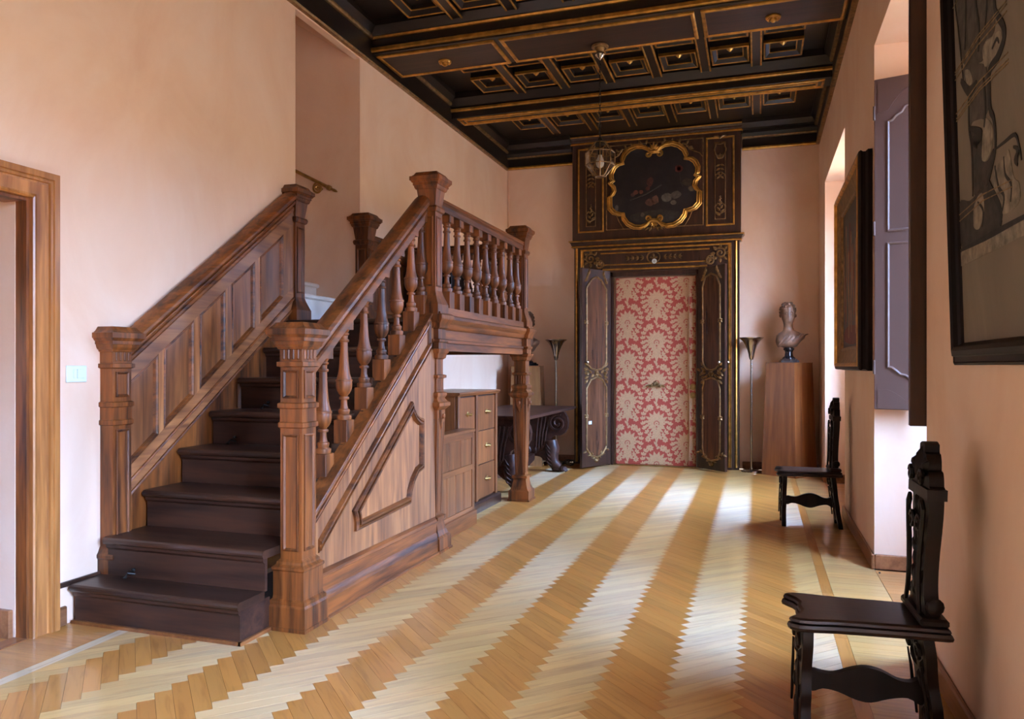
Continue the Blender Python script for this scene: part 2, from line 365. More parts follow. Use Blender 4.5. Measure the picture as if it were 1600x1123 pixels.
# next room seen through the door on the left
b = MB().box(-5.6, XL-.06, 2.80, 2.92, 0, 3); struct(b.build('wall_next_room', 'plaster', smooth=False), 'peach wall of the next room seen through the left doorway')
b = MB().box(-5.7, -5.6, -.6, 1.0, 0, 3).box(-5.7, -5.6, 1.3, 2.92, 0, 3).box(-5.7, -5.6, 1.0, 1.3, 0, 1.3).box(-5.7, -5.6, 1.0, 1.3, 1.9, 3).box(-5.6, XL-.06, -.7, -.6, 0, 3); struct(b.build('wall_next_room_side', 'plaster', smooth=False))  # unseen; the gap is added to let sky light into the next room
b = MB().box(-5.6, XL-.06, -.6, 2.8, 2.9, 3); struct(b.build('ceiling_next_room', 'plaster_white', smooth=False))
b = MB().box(-5.6, XL-.07, 2.775, 2.80, 0, .14, .004); struct(b.build('baseboard_next_room', 'skirt'))

# floor: herringbone oak, each board a piece
fl = sempty('floor', 'oak herringbone parquet with a polished varnish')
def plank_mesh(name, polys):
    """polys: list of (xy polygon, along-vector, tint, origin for grain)"""
    me = bpy.data.meshes.new(name); vs = []; fs = []; uvs = []; cols = []
    for P, al, tint, rnd in polys:
        n = len(P); k = len(vs)
        vs += [(x, y, 0) for x, y in P]+[(x, y, -.006) for x, y in P]
        F = [tuple(range(k, k+n))]+[(k+(i+1) % n, k+i, k+n+i, k+n+(i+1) % n) for i in range(n)]
        fs += F
        for f in F:
            for i in f:
                x, y, z = vs[i]; uvs.append((x*al[0]+y*al[1]+rnd[0], -x*al[1]+y*al[0]+rnd[1]+z)); cols.append((*tint, 1))
    me.from_pydata(vs, [], fs); me.uv_layers.new(name='UVMap'); me.attributes.new('tint', 'FLOAT_COLOR', 'CORNER')
    for i, u in enumerate(uvs): me.uv_layers['UVMap'].data[i].uv = u; me.attributes['tint'].data[i].color = cols[i]
    me.materials.append(M['oak']); return me
def clip(P, ax, lim, keep_less):
    out = []
    for i in range(len(P)):
        a, c = P[i], P[(i+1) % len(P)]; ia = (a[ax] <= lim) == keep_less; ic = (c[ax] <= lim) == keep_less
        if ia: out.append(a)
        if ia != ic:
            t = (lim-a[ax])/(c[ax]-a[ax]); out.append((a[0]+(c[0]-a[0])*t, a[1]+(c[1]-a[1])*t))
    return out
Lp, wp, r2 = .402, .067, math.sqrt(2); XA, XB = -3.05, .36
rnd = random.Random(3); planks = []
def addp(P, al, base, spread=.13):
    k = 1+rnd.uniform(-spread, spread); w = rnd.uniform(-.05, .05)
    planks.append((P, al, (base[0]*k, base[1]*k*(1+w), base[2]*k*(1+2*w)), (rnd.uniform(0, 50), rnd.uniform(0, 9))))
PALE, DEEP = (.58, .33, .105), (.50, .205, .042)  # tone split by plank direction puts some window sheen into the colour
g = .0006
for i in range(-60, 190):
    for j in range(-14, 15):
        for kind in (0, 1):
            p0, q0 = i*wp+j*Lp, i*wp-j*Lp
            R_ = (p0+g, p0+Lp-g, q0+g, q0+wp-g) if kind == 0 else (p0+g, p0+wp-g, q0+wp+g, q0+wp+Lp-g)
            P = [((p-q)/r2-.338, (p+q)/r2) for p, q in ((R_[0], R_[2]), (R_[1], R_[2]), (R_[1], R_[3]), (R_[0], R_[3]))]
            cy = sum(y for x, y in P)/4; cx = sum(x for x, y in P)/4
            if cy < -3.7 or cy > 10.5 or cx < -3.4 or cx > .7: continue
            if -3.6 < cx < -2.5 and 3.4 < cy < 4.9: continue
            for ax, lim, kl in ((0, XA, False), (0, XB, True), (1, YF, False), (1, YB-.02, True)):
                P = clip(P, ax, lim, kl)
                if len(P) < 3: break
            if len(P) < 3: continue
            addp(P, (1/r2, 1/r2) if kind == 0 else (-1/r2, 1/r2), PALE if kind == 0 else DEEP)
def strip(x0, x1, L, base, along_y=True):
    y = YF
    while y < YB-.03:
        l = L*rnd.uniform(.8, 1.2); y2 = min(y+l, YB-.02)
        addp([(x0+g, y+g), (x1-g, y+g), (x1-g, y2-g), (x0+g, y2-g)], (0, 1) if along_y else (1, 0), base); y = y2
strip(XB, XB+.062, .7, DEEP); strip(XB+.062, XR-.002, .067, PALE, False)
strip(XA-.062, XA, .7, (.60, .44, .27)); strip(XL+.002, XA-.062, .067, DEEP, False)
for a, c in WINS:                                          # boards run into the window recesses
    y = a+.003
    while y < c-.07: addp([(XR+g, y+g), (XR+T-g, y+g), (XR+T-g, y+.067-g), (XR+g, y+.067-g)], (1, 0), DEEP); y += .067
y = -.55
while y < 2.7: addp([(-5.55, y), (XL-.002, y), (XL-.002, y+.09-g), (-5.55, y+.09-g)], (1, 0), DEEP); y += .09
th = math.atan(385/1180); ct, st = math.cos(th), math.sin(th)
def seen(P):
    x = sum(p[0] for p in P)/len(P); y = sum(p[1] for p in P)/len(P)
    c = -x*st+y*ct; r = x*ct+y*st
    if c < .5: return None
    u = 800+1180*r/c; v = 572+1180*1.35/c
    if not (-20 < u < 1620 and v < 1150): return None
    if x < -2.2 and 3.1 < y < 5.3: return None
    return c
order = sorted([(seen(p[0]) or 99, i) for i, p in enumerate(planks)])
near = [i for c, i in order[:300]]; ns = set(near)
for i in near:
    P, al, tint, rd = planks[i]; cx = sum(p[0] for p in P)/len(P); cy = sum(p[1] for p in P)/len(P)
    o = bpy.data.objects.new('floor_plank', plank_mesh('floor_plank', [([(x-cx, y-cy) for x, y in P], al, tint, rd)]))
    COL.objects.link(o); o.location = (cx, cy, 0); o.parent = fl
o = bpy.data.objects.new('floor_planks', plank_mesh('floor_planks', [p for i, p in enumerate(planks) if i not in ns])); COL.objects.link(o); o.parent = fl; o['kind'] = 'stuff'
MB().box(-5.6, XR+T, YF, YB, -.08, -.0045).build('subfloor', 'dark_line', fl, smooth=False)

# skirting boards along the right wall, its recesses and the back wall
def skirt(name, segs, h=.10, t=.022):
    b = MB()
    for x0, x1, y0, y1 in segs: b.box(x0, x1, y0, y1, 0, h, .006)
    return struct(b.build(name, 'skirt'))
segs = []; yy = YF
for a, c in WINS:
    segs += [(XR-.022, XR, yy, a+.022), (XR, XR+T-.08, a, a+.022), (XR, XR+T-.08, c-.022, c)]; yy = c-.022
segs.append((XR-.022, XR, yy, YB))
skirt('baseboard_right', segs)
skirt('baseboard_back', [(-.2, XR-.022, YB-.022, YB), (XL, -2.42, YB-.022, YB)])
skirt('baseboard_left', [(XL, XL+.022, 2.96, 3.03), (XL, XL+.022, 5.4, YB-.022), (XL, XL+.022, YF, 1.75)])

tag(MB().tube([(XL+.02, YB-.025, 2.2), (XL+.02, YB-.025, 4.16)], .011, 8).build('wall_conduit', 'plaster'), 'thin painted conduit running down the far left corner of the room', 'pipe')

# ---------------------------------------------------------------- windows in the recesses (out of view, they light the room)
for n, (a, c) in enumerate(WINS, 1):
    w = sempty('window_%d' % n, None, ((1.50, 1.80, 1.20)[n-1], (a+c)/2, 0)); xm = (1.50, 1.80, 1.20)[n-1]
    if n > 1:                                              # unseen infill, added to narrow the windows and dim the recesses
        i0, i1 = ((.08, .74), (.30, .45))[n-2]
        MB().box(xm-.05, xm+.05, a, a+i0, 0, 3.49).box(xm-.05, xm+.05, c-i1, c, 0, 3.49).build('window_wall', 'plaster', w, smooth=False)
        a += i0; c -= i1
    m = (a+c)/2
    zb = .1 if n == 1 else 1.02
    if zb > .5:
        MB().box(xm-.08, XR+T, a, c, 0, zb-.05).build('parapet', 'plaster', w, smooth=False)
        MB().box(xm-.11, XR+T+.06, a, c, zb-.05, zb-.001, .008).build('window_board', 'white_paint', w)
        MB().box(xm-.10, xm-.08, a, c, 0, .10, .004).build('recess_skirting', 'skirt', w)
    fr = MB().box(xm-.04, xm+.04, a+.001, a+.06, zb, 3.488).box(xm-.04, xm+.04, c-.06, c-.001, zb, 3.488).box(xm-.04, xm+.04, a+.06, c-.06, 3.42, 3.488).box(xm-.04, xm+.04, a+.06, c-.06, zb, zb+.08).box(xm-.04, xm+.04, m-.045, m+.045, zb+.08, 3.42)
    fr.build('window_frame', 'white_paint', w)
    zz = [zb+.08+(3.42-zb-.08)*k/(4 if n == 1 else 3) for k in range(5 if n == 1 else 4)]
    for s0, s1 in ((a+.06, m-.045), (m+.045, c-.06)):
        for z in zz[1:-1]: MB().box(xm-.015, xm+.015, s0, s1, z-.014, z+.014).build('glazing_bar', 'white_paint', w, smooth=False)
        for z0, z1 in zip(zz, zz[1:]):
            MB().add([(xm, s0, z0), (xm, s1, z0), (xm, s1, z1), (xm, s0, z1)], [(0, 1, 2, 3)]).build('pane', 'pane', w, smooth=False)
    if n == 1: MB().box(XR+T-.1, XR+T+.06, a, c, 0, .1).build('window_sill', 'stone', w, smooth=False)

# ---------------------------------------------------------------- coffered ceiling
ce = sempty('ceiling', 'dark coffered wooden ceiling with gilded mouldings', (0, 0, 0))
MB().box(XL, XR, YF, YB, 4.52, 4.75).build('ceiling_board', 'ceil', ce, smooth=False)
def gold(b, n='gilt_moulding', par=ce, mat='gilt'): return b.build(n, mat, par)
JX = (-2.53, -2.025, -1.52, -1.02, -.52, -.02); CX = (-2.78, -2.28, -1.77, -1.27, -.77, -.27, .23)
XW0, XW1 = XL+.03, XR-.03
def beam(y0, y1, panels, label=None):
    MB().box(XL, XR, y0, y1, 4.25, 4.52, .004).build('beam', 'ceil', ce)
    # cornice on both flanks
    for s, yy in ((-1, y0), (1, y1)):
        f = lambda a, c, s=s: (0, s*a, c)
        MB().sweep([(0, 4.40), (.05, 4.40), (.09, 4.47), (.09, 4.52), (0, 4.52)], (XL, yy, 0), (XR, yy, 0), f).build('beam_cornice', 'ceil', ce)
        q = MB().sweep([(0, 4.385), (.02, 4.385), (.03, 4.40), (.03, 4.415), (0, 4.415)], (XL, yy, 0), (XR, yy, 0), f); q.sweep([(.03, 4.425), (.055, 4.425), (.06, 4.44), (.03, 4.44)], (XL, yy, 0), (XR, yy, 0), f); gold(q)
        q = MB().sweep([(0, 4.265), (.012, 4.265), (.022, 4.275), (.022, 4.30), (.012, 4.31), (0, 4.31)], (XL, yy, 0), (XR, yy, 0), f); gold(q)
    for i, (a, c) in enumerate(panels):
        P = rect(a, c, y0+.045, y1-.01); f = lambda u, w, d: (u, w, 4.25-d)
        q = MB().frame(P, [(0, 0), (0, .012), (.012, .018), (.03, .018), (.035, .004)], f); gold(q)
        MB().prism(offset(P, .03), f, -.002, .006).build('beam_panel', 'ceil_panel', ce, smooth=False)
beam(6.28, 6.86, [(-3.40, -2.24), (-2.19, -.50), (-.45, .68)])
beam(3.4, 3.98, [(-3.40, -2.24), (-2.19, -.50), (-.45, .68)])
# the slimmer second beam
MB().box(XL, XR, 8.2, 8.46, 4.25, 4.52, .004).build('beam', 'ceil', ce)
for s, yy in ((-1, 8.2), (1, 8.46)):
    f = lambda a, c, s=s: (0, s*a, c)
    gold(MB().sweep([(0, 4.32), (.02, 4.32), (.03, 4.33), (.03, 4.352), (0, 4.36)], (XL, yy, 0), (XR, yy, 0), f))
    MB().sweep([(0, 4.36), (.04, 4.37), (.09, 4.45), (.09, 4.52), (0, 4.52)], (XL, yy, 0), (XR, yy, 0), f).build('beam_cornice', 'ceil', ce)
q = MB(); f = lambda u, w, d: (u, w, 4.25-d); q.frame(rect(-3.36, .64, 8.22, 8.45), [(0, 0), (0, .012), (.012, .018), (.025, .018), (.03, 0)], f)
q.frame(rect(-3.30, .58, 8.29, 8.41), [(0, 0), (0, .01), (.01, .014), (.02, .01), (.022, 0)], f); gold(q)
def rosette(x, y, z, r, name='rosette'):
    q = MB().lathe([(z, r), (z-.012, r), (z-.02, r*.9), (z-.022, r*.72), (z-.014, r*.62), (z-.016, r*.5), (z-.035, r*.42), (z-.045, r*.25), (z-.05, .004)], x, y, 20)
    for i in range(8):
        a = 2*PI*i/8; q.ell((x+r*.72*math.cos(a), y+r*.72*math.sin(a), z-.018), (r*.2, r*.2, .012), 6, 4)
    return gold(q, name)
rosette(-2.83, 6.62, 4.245, .062); rosette(.117, 6.62, 4.245, .062)
def bay(rows, j0, j1):
    for x in JX:
        MB().box(x-.045, x+.045, j0, j1, 4.42, 4.52, .005).build('joist', 'ceil', ce)
        q = MB()
        for s in (-1, 1): q.box(x+s*.045-.009, x+s*.045+.009, j0, j1, 4.413, 4.432, .004)
        gold(q, mat='gilt')
    for yc in rows:
        for x in CX:
            P = rect(x-.18, x+.18, yc-.2, yc+.2); f = lambda u, w, d: (u, w, 4.52-d)
            MB().frame(P, [(0, 0), (0, .07), (.02, .075), (.055, .04), (.06, 0)], f).build('coffer_frame', 'ceil', ce)
            q = MB().frame(offset(P, .0), [(-.002, .05), (-.002, .078), (.012, .082), (.016, .07)], f); q.frame(offset(P, .052), [(-.002, .034), (-.002, .044), (.008, .042), (.008, .034)], f); gold(q, mat='gilt')
            q = MB().lathe([(4.52, .032), (4.505, .03), (4.498, .02), (4.488, .012), (4.482, .002)], x, yc, 10); gold(q, 'boss')
bay((7.22, 7.83), 6.95, 8.11); bay((9.24,), 8.55, 9.66); bay((5.9, 5.3, 4.7), 4.07, 6.19)
# friezes and gilt lines where the ceiling meets the walls
def frieze(xs, s, segs):
    for y0, y1 in segs:
        MB().box(xs, xs+s*.03, y0, y1, 4.18, 4.40).build('frieze_board', 'ceil', ce, smooth=False)
        f = lambda a, c: (s*a, 0, c)
        MB().sweep([(0, 4.165), (.035, 4.165), (.045, 4.18), (.03, 4.195), (0, 4.195)], (xs, y0, 0), (xs, y1, 0), f).build('frieze_bead', 'gilt_dark', ce)
        q = MB().sweep([(.03, 4.385), (.05, 4.385), (.062, 4.40), (.062, 4.415), (.03, 4.415)], (xs, y0, 0), (xs, y1, 0), f); gold(q, mat='gilt_dark')
        MB().sweep([(.0, 4.415), (.06, 4.415), (.11, 4.47), (.11, 4.52), (0, 4.52)], (xs, y0, 0), (xs, y1, 0), f).build('frieze_cornice', 'ceil', ce)
for xs, s in ((XL, 1), (XR, -1)): frieze(xs, s, [(YF, 3.4), (3.98, 6.28), (6.86, 8.2), (8.46, YB-.06)])
for xs, s in ((XL, 1), (XR, -1)):
    for y0, y1 in ((3.4, 3.98), (6.28, 6.86), (8.2, 8.46)):
        f = lambda a, c: (s*a, 0, c)
        MB().sweep([(0, 4.165), (.035, 4.165), (.045, 4.18), (.03, 4.195), (0, 4.195)], (xs, y0, 0), (xs, y1, 0), f).build('frieze_bead', 'gilt_dark', ce)
        MB().box(xs, xs+s*.03, y0, y1, 4.18, 4.25).build('frieze_board', 'ceil', ce, smooth=False)
for x0, x1 in ((XL, -2.47), (-.20, XR)):
    f = lambda a, c: (0, -a, c)
    MB().box(x0, x1, YB-.06, YB, 4.18, 4.52).build('frieze_board', 'ceil', ce, smooth=False)
    q = MB().sweep([(.05, 4.165), (.085, 4.165), (.095, 4.18), (.09, 4.2), (.05, 4.2)], (x0, YB, 0), (x1, YB, 0), f); gold(q)
    MB().sweep([(.05, 4.33), (.10, 4.33), (.14, 4.37), (.14, 4.52), (.05, 4.52)], (x0, YB, 0), (x1, YB, 0), f).build('frieze_cornice', 'ceil', ce)
    MB().sweep([(.14, 4.41), (.22, 4.41), (.28, 4.46), (.28, 4.52), (.14, 4.52)], (x0, YB, 0), (x1, YB, 0), f).build('frieze_cornice', 'ceil', ce)
    q = MB().sweep([(.06, 4.315), (.11, 4.315), (.115, 4.33), (.06, 4.33)], (x0, YB, 0), (x1, YB, 0), f); gold(q, mat='gilt_dark')

# ---------------------------------------------------------------- door on the left with moulded casing
d1 = sempty('door_1', 'open doorway on the left with a moulded walnut casing', (XL, 2.4, 0))
def casing(lo, hi, h0, h1, name, prof):
    f = YZ(XL)
    # posts and head mitred into one open frame
    y0, y1 = 1.75, 2.96
    path = [(y0, 0), (y0, h1), (y1, h1), (y1, 0)]
    rs = []
    for t, d in prof:
        rs.append([f(y0+t, 0, d), f(y0+t, h1-t, d), f(y1-t, h1-t, d), f(y1-t, 0, d)])
    b = MB().rings(rs, caps=False, closed=False); return b.build(name, 'casing', d1)
casing(0, 0, 0, 2.325, 'casing', [(0, 0), (0, .05), (.03, .05), (.034, .042), (.038, .046), (.05, .046), (.054, .034), (.062, .032)])
casing(0, 0, 0, 2.325, 'casing_flat', [(.062, .032), (.118, .028), (.12, .036), (.132, .04), (.14, .034), (.142, .0), (.142, -.02)])
rs = []
f = YZ(XL)
for t, d in [(.141, .012), (.157, .012), (.157, -.13)]: rs.append([f(1.75+t, 0, d), f(1.75+t, 2.325-t, d), f(2.96-t, 2.325-t, d), f(2.96-t, 0, d)])
MB().rings(rs, caps=False, closed=False).build('door_jamb', 'walnut', d1)
MB().box(XL-.07, XL+.02, 1.9, 2.81, -.002, .004).build('threshold', 'oakcab_y', d1)

# light switch
sw = thing('light_switch', 'white double light switch on the pale wall beside the left door casing', 'switch', (XL, 3.095, 1.31))
MB().box(XL, XL+.012, 3.033, 3.157, 1.265, 1.353, .003).build('switch_plate', 'white_plastic', sw)
MB().box(XL+.012, XL+.017, 3.07, 3.09, 1.285, 1.335, .002).build('rocker', 'white_plastic', sw)
MB().box(XL+.012, XL+.019, 3.093, 3.137, 1.285, 1.335, .002).build('rocker', 'white_plastic', sw)

# ---------------------------------------------------------------- the walnut staircase
st_ = thing('staircase', 'carved walnut staircase with dark treads rising along the left wall to a railed landing', 'staircase', (-2.85, 5.0, 0))
def nose(n): return 3.2+.279*(n-2) if n > 1 else 3.03
RIS = .212; SX = -2.30                                    # outer string runs at SX..-2.235
def tread_prof(y0, y1, z):
    return [(y1, z-.042), (y0+.03, z-.042)]+[(y0+.021-.021*math.sin(math.radians(a)), z-.021-.021*math.cos(math.radians(a))) for a in range(0, 181, 30)]+[(y1, z)]
for n in range(1, 8):
    z = RIS*n; y0 = nose(n); x1 = -2.355 if n > 1 else -2.372
    f = lambda u, w, d: (d, u, w)
    x0 = XL+.07 if n > 1 else XL+.025
    MB().prism(tread_prof(y0, nose(n+1)+.04, z), f, x0, x1).build('tread', 'tread', st_)
    b = MB().box(x0+.005, x1-.012, y0+.035, y0+.055, z-RIS+.001, z-.042)
    b.sweep([(0, -.042), (.016, -.042), (.014, -.056), (.006, -.066), (0, -.07)], (x0+.005, y0+.035, z), (x1-.012, y0+.035, z), lambda a, c: (0, -a, c))
    if n == 1: b.box(x1-.03, x1-.012, y0+.055, 3.30, 0, z-.042)
    b.build('riser', 'riser', st_)
    if n == 1: MB().box(XL+.02, -2.372, y0+.020, y0+.035, 0, .018).box(-2.384, -2.368, y0+.02, 3.29, 0, .018).build('riser_bead', 'oakcab_y', st_)
# small holes and a stair-rod eyelet on the treads
for n, x in ((2, -3.19), (5, -3.20), (6, -3.15)):
    b = MB(); y = nose(n)+.035; z = RIS*(n-1)
    b.tube([(x, y, z+.02), (x-.02, y-.03, z+.03), (x-.035, y-.035, z+.006)], .006, 6).ell((x-.035, y-.035, z+.008), (.012, .012, .008)); b.ell((x, y-.012, z+.045), (.012, .012, .012))
    b.build('rod_eyelet', 'iron', st_)
MB().box(XL+.004, XL+.024, 2.98, 3.30, .20, .226, .004).build('wall_bead', 'tread', st_)
# closed string with its framed panel
ztop = lambda y: .56+.762*(y-3.45)
poly = [(3.46, 0), (5.1, 0), (5.1, ztop(5.1)-.05), (4.97, ztop(4.97)), (3.46, ztop(3.46))]
MB().prism(poly, YZ(0), SX, -2.24).build('string_board', 'burl', st_, smooth=False)
slope = lambda pts, prof, name, mat='walnut_y', x=-2.24: MB().sweep(prof, (x, pts[0][0], pts[0][1]), (x, pts[1][0], pts[1][1]), lambda a, c: (a, 0, c)).build(name, mat, st_)
slope([(3.46, ztop(3.46)), (4.97, ztop(4.97))], [(-.08, -.02), (-.08, .014), (.018, .014), (.024, .004), (.018, -.008), (.008, -.010), (.008, -.020), (0, -.024)], 'string_cap')
slope([(3.46, ztop(3.46)-.06), (4.97, ztop(4.97)-.06)], [(-.005, .016), (.010, .012), (.012, .002), (.004, .0), (.004, -.006), (.010, -.008), (.008, -.014), (-.005, -.018)], 'string_bead')
slope([(3.52, .388), (4.95, 1.49)], [(-.005, .036), (.010, .032), (.024, .022), (.026, .010), (.012, .006), (.012, -.004), (.026, -.008), (.022, -.022), (.008, -.028), (.008, -.036), (-.005, -.040)], 'string_bead')
MB().sweep([(-.005, .026), (.010, .02), (.016, .008), (.010, -.006), (.014, -.016), (-.005, -.024)], (-2.24, 4.945, 1.46), (-2.24, 4.945, 1.67), lambda a, c: (a, c, 0)).build('string_bead', 'walnut', st_)
P = [(3.90, .392)]+[(3.885, .43), (3.880, .47), (3.868, .520)]+[(4.652, 1.112)]+[(4.68, 1.06), (4.72, 1.02), (4.77, .995), (4.832, .985)]+[(4.832, .632)]+[(4.76, .612), (4.695, .57), (4.65, .505), (4.628, .425), (4.60, .418)]
P = [(4.618, .425), (4.634, .50), (4.675, .56), (4.735, .61), (4.828, .632), (4.828, .985), (4.765, .998), (4.715, 1.025), (4.675, 1.065), (4.652, 1.112), (3.872, .513), (3.892, .475), (3.902, .435), (3.90, .388)]
MB().frame(P, [(0, 0), (0, .016), (.008, .026), (.018, .026), (.022, .012), (.028, .012), (.030, .030), (.042, .032), (.050, .016), (.054, .004), (.058, .002)], YZ(-2.24)).build('panel_moulding', 'walnut_y', st_)
MB().prism(offset(P, .05), YZ(-2.24), -.01, .006).build('raised_panel', 'burl', st_, smooth=False)
prof = [(-.01, 0), (.045, 0), (.045, .10), (.035, .112), (.03, .13), (.018, .145), (.018, .215), (.026, .222), (.022, .24), (.004, .255), (-.01, .255)]
MB().sweep(prof, (-2.24, 3.5, 0), (-2.24, 5.06, 0), lambda a, c: (a, 0, c)).build('base_moulding', 'walnut_y', st_)
MB().box(-2.2, -2.178, 3.5, 5.06, 0, .016, .003).build('floor_bead', 'oakcab_y', st_)
# ledges the baluster blocks stand on
BY = [3.705, 3.93, 4.168, 4.396, 4.612, 4.835, 5.0]
bz = lambda y: .862+.772*(y-3.705)
for i, y in enumerate(BY[:6]):
    MB().box(-2.372, SX+.003, y-.062, (BY[i+1]-.062), bz(y)-.40, bz(y)-.14).build('ledge', 'tread', st_, smooth=False)
MB().box(-2.372, SX+.003, 3.47, BY[0]-.062, .1, bz(BY[0])-.31).build('ledge', 'tread', st_, smooth=False)
# balusters: one with its block, the rest copies
BP = [(0, .043), (.014, .045), (.026, .044), (.027, .036), (.036, .031), (.052, .035), (.060, .033), (.064, .025), (.085, .0195), (.112, .0185), (.118, .0185), (.119, .028), (.126, .030), (.134, .028), (.135, .0195), (.143, .022), (.152, .032), (.172, .043), (.195, .048), (.218, .0475), (.224, .046), (.225, .050), (.236, .050), (.237, .045), (.248, .042), (.268, .036), (.30, .031), (.35, .0265), (.41, .0232), (.456, .0215), (.457, .028), (.465, .0305), (.473, .028), (.474, .0215), (.495, .0225), (.499, .029), (.505, .031), (.511, .029), (.512, .024), (.520, .027), (.53, .034)]
def baluster(x, y, z, block, abacus, first=None):
    if first is None:
        o = MB().lathe([(z+a, r) for a, r in BP], x, y, 18).build('baluster', 'walnut', None, sharp=34)
        o.parent = st_
        for v in o.data.vertices: v.co -= Vector((x, y, z))
        o.location = Vector((x, y, z))-st_.location; return o
    o = first.copy(); COL.objects.link(o); o.location = Vector((x, y, z))-st_.location; return o
def blk(par, x, y, z0, z1, name, h=.044):
    return MB().box(x-h, x+h, y-h, y+h, z0, z1, .003).build(name, 'walnut', par)
first = None; BXs = -2.325
for i, y in enumerate(BY):
    o = baluster(BXs, y, bz(y), 0, 0, first); first = first or o
    blk(o, BXs, y, bz(y)-.14, bz(y), 'baluster_block')
    MB().prism([(y-.04, bz(y)+.53), (y+.04, bz(y)+.53), (y+.04, bz(y)+.605), (y-.04, bz(y)+.545)], lambda u, w, d: (d, u, w), BXs-.04, BXs+.04).build('abacus', 'walnut', o, smooth=False)
LY = [5.394, 5.603, 5.82, 6.037, 6.26, 6.49, 6.715, 6.945, 7.16]
for y in LY:
    o = baluster(-2.29, y, 1.922, 0, 0, first)
    blk(o, -2.29, y, 1.79, 1.922, 'baluster_block', .046); blk(o, -2.29, y, 2.452, 2.515, 'abacus', .042)
# hand rails
RH = [(.045, -.17), (.045, -.118), (.052, -.114), (.054, -.100), (.048, -.092), (.036, -.090), (.036, -.078), (.058, -.072), (.066, -.056), (.064, -.034), (.052, -.012), (.028, .004)]
RP = [(-a, c) for a, c in RH]+[(0, .009)]+RH[::-1]
rz = lambda y: 1.575+.757*(y-3.68)
MB().sweep(RP, (BXs, 3.46, rz(3.46)), (BXs, 5.01, rz(5.01)), lambda a, c: (a, 0, c)).build('handrail', 'walnut_y', st_)
RL = [(-.05, -.09), (-.05, -.045), (-.06, -.035), (-.055, -.02), (-.065, -.008), (-.05, .0), (.05, 0), (.065, -.008), (.055, -.02), (.06, -.035), (.05, -.045), (.05, -.09)]
MB().sweep(RL, (-2.29, 5.15, 2.598), (-2.29, 7.25, 2.598), lambda a, c: (a, 0, c)).build('handrail', 'walnut_y', st_)
MB().sweep(RL, (XL+.0, 7.30, 2.598), (-2.37, 7.30, 2.598), lambda a, c: (0, a, c)).build('handrail', 'walnut_x', st_)
for i in range(8):
    x = -3.32+i*.115
    o = baluster(x, 7.30, 1.922, 0, 0, first); blk(o, x, 7.30, 1.79, 1.922, 'baluster_block', .04); blk(o, x, 7.30, 2.452, 2.512, 'abacus', .04)
# newel posts
CAP = [(1.345, .064), (1.35, .078), (1.372, .078), (1.374, .066), (1.437, .066), (1.439, .074), (1.450, .078), (1.451, .084), (1.462, .090), (1.478, .094), (1.479, .099), (1.497, .099), (1.498, .104), (1.512, .113), (1.513, .118), (1.541, .118), (1.543, .108), (1.556, .094), (1.574, .082), (1.576, .078)]
NEWEL = [(0, .115), (.018, .115), (.018, .110), (.12, .110), (.132, .102), (.15, .104), (.16, .092), (.175, .090), (.30, .090), (.308, .096), (.32, .096), (.332, .080), (.345, .078), (.355, .068), (.36, .064), (1.03, .064), (1.036, .073), (1.058, .073), (1.064, .066), (1.13, .066), (1.136, .075), (1.158, .075), (1.164, .064)]+CAP
def face_panels(par, cx, cy, hx, hy, zs, faces, mat='walnut', m=.018):
    for z0, z1 in zs:
        for fc in faces:
            if fc == 'y': P = rect(cx-hx+m, cx+hx-m, z0, z1); f = XZ(cy-hy)
            else: P = rect(cy-hy+m, cy+hy-m, z0, z1); f = YZ(cx+hx)
            MB().frame(P, [(0, -.001), (0, .007), (.006, .009), (.012, .004), (.015, -.001)], f).build('panel_bead', mat, par)
def flutes(par, cx, cy, hx, hy, z0, z1, faces, k=4):
    b = MB()
    for fc in faces:
        for i in range(k):
            t = -1+2*(i+.5)/k
            if fc == 'y': x = cx+t*hx*.86; b.box(x-hx*.11, x+hx*.11, cy-hy-.007, cy-hy+.002, z0, z1, .004)
            else: y = cy+t*hy*.86; b.box(cx+hx-.002, cx+hx+.007, y-hy*.11, y+hy*.11, z0, z1, .004)
    b.build('flutes', 'walnut', par)
o = MB().sq(NEWEL, -2.283, 3.402).build('newel_post', 'walnut', st_, smooth=False, label='newel post at the foot of the stairs on the right')
face_panels(o, -2.283, 3.402, .064, .064, [(.40, 1.0), (1.185, 1.33)], 'yx'); flutes(o, -2.283, 3.402, .066, .066, 1.385, 1.438, 'yx')
# half newel against the wall at the foot
off = .0
pr = [(.212, .082), (.29, .082), (.30, .088), (.315, .088), (.33, .078), (.35, .07), (.36, .064)]+[p for p in NEWEL if p[0] >= 1.03]
pr = [(z if z < 1 else z-.008, h) for z, h in pr]
o = MB().sq(pr, -3.425, 3.318).build('newel_post', 'walnut', st_, smooth=False, label='half newel post against the wall at the foot of the stairs')
face_panels(o, -3.425, 3.318, .064, .064, [(.40, 1.0), (1.18, 1.32)], 'x'); flutes(o, -3.425, 3.318, .066, .066, 1.377, 1.43, 'x')
dz = 2.758-1.575
UP = [(1.72, .098), (1.80, .098), (1.815, .092), (1.87, .070), (1.90, .062), (2.47, .062), (2.478, .074), (2.50, .08), (2.515, .074), (2.52, .062)]+[(z+dz, h) for z, h in CAP if z > 1.44]
def upper_newel(cx, cy, faces, dz=0, **kw):
    o = MB().sq([(z+dz, h) for z, h in UP], cx, cy).build('newel_post', 'walnut', st_, smooth=False, **kw)
    face_panels(o, cx, cy, .062, .062, [(1.93+dz, 2.44+dz)], faces); return o
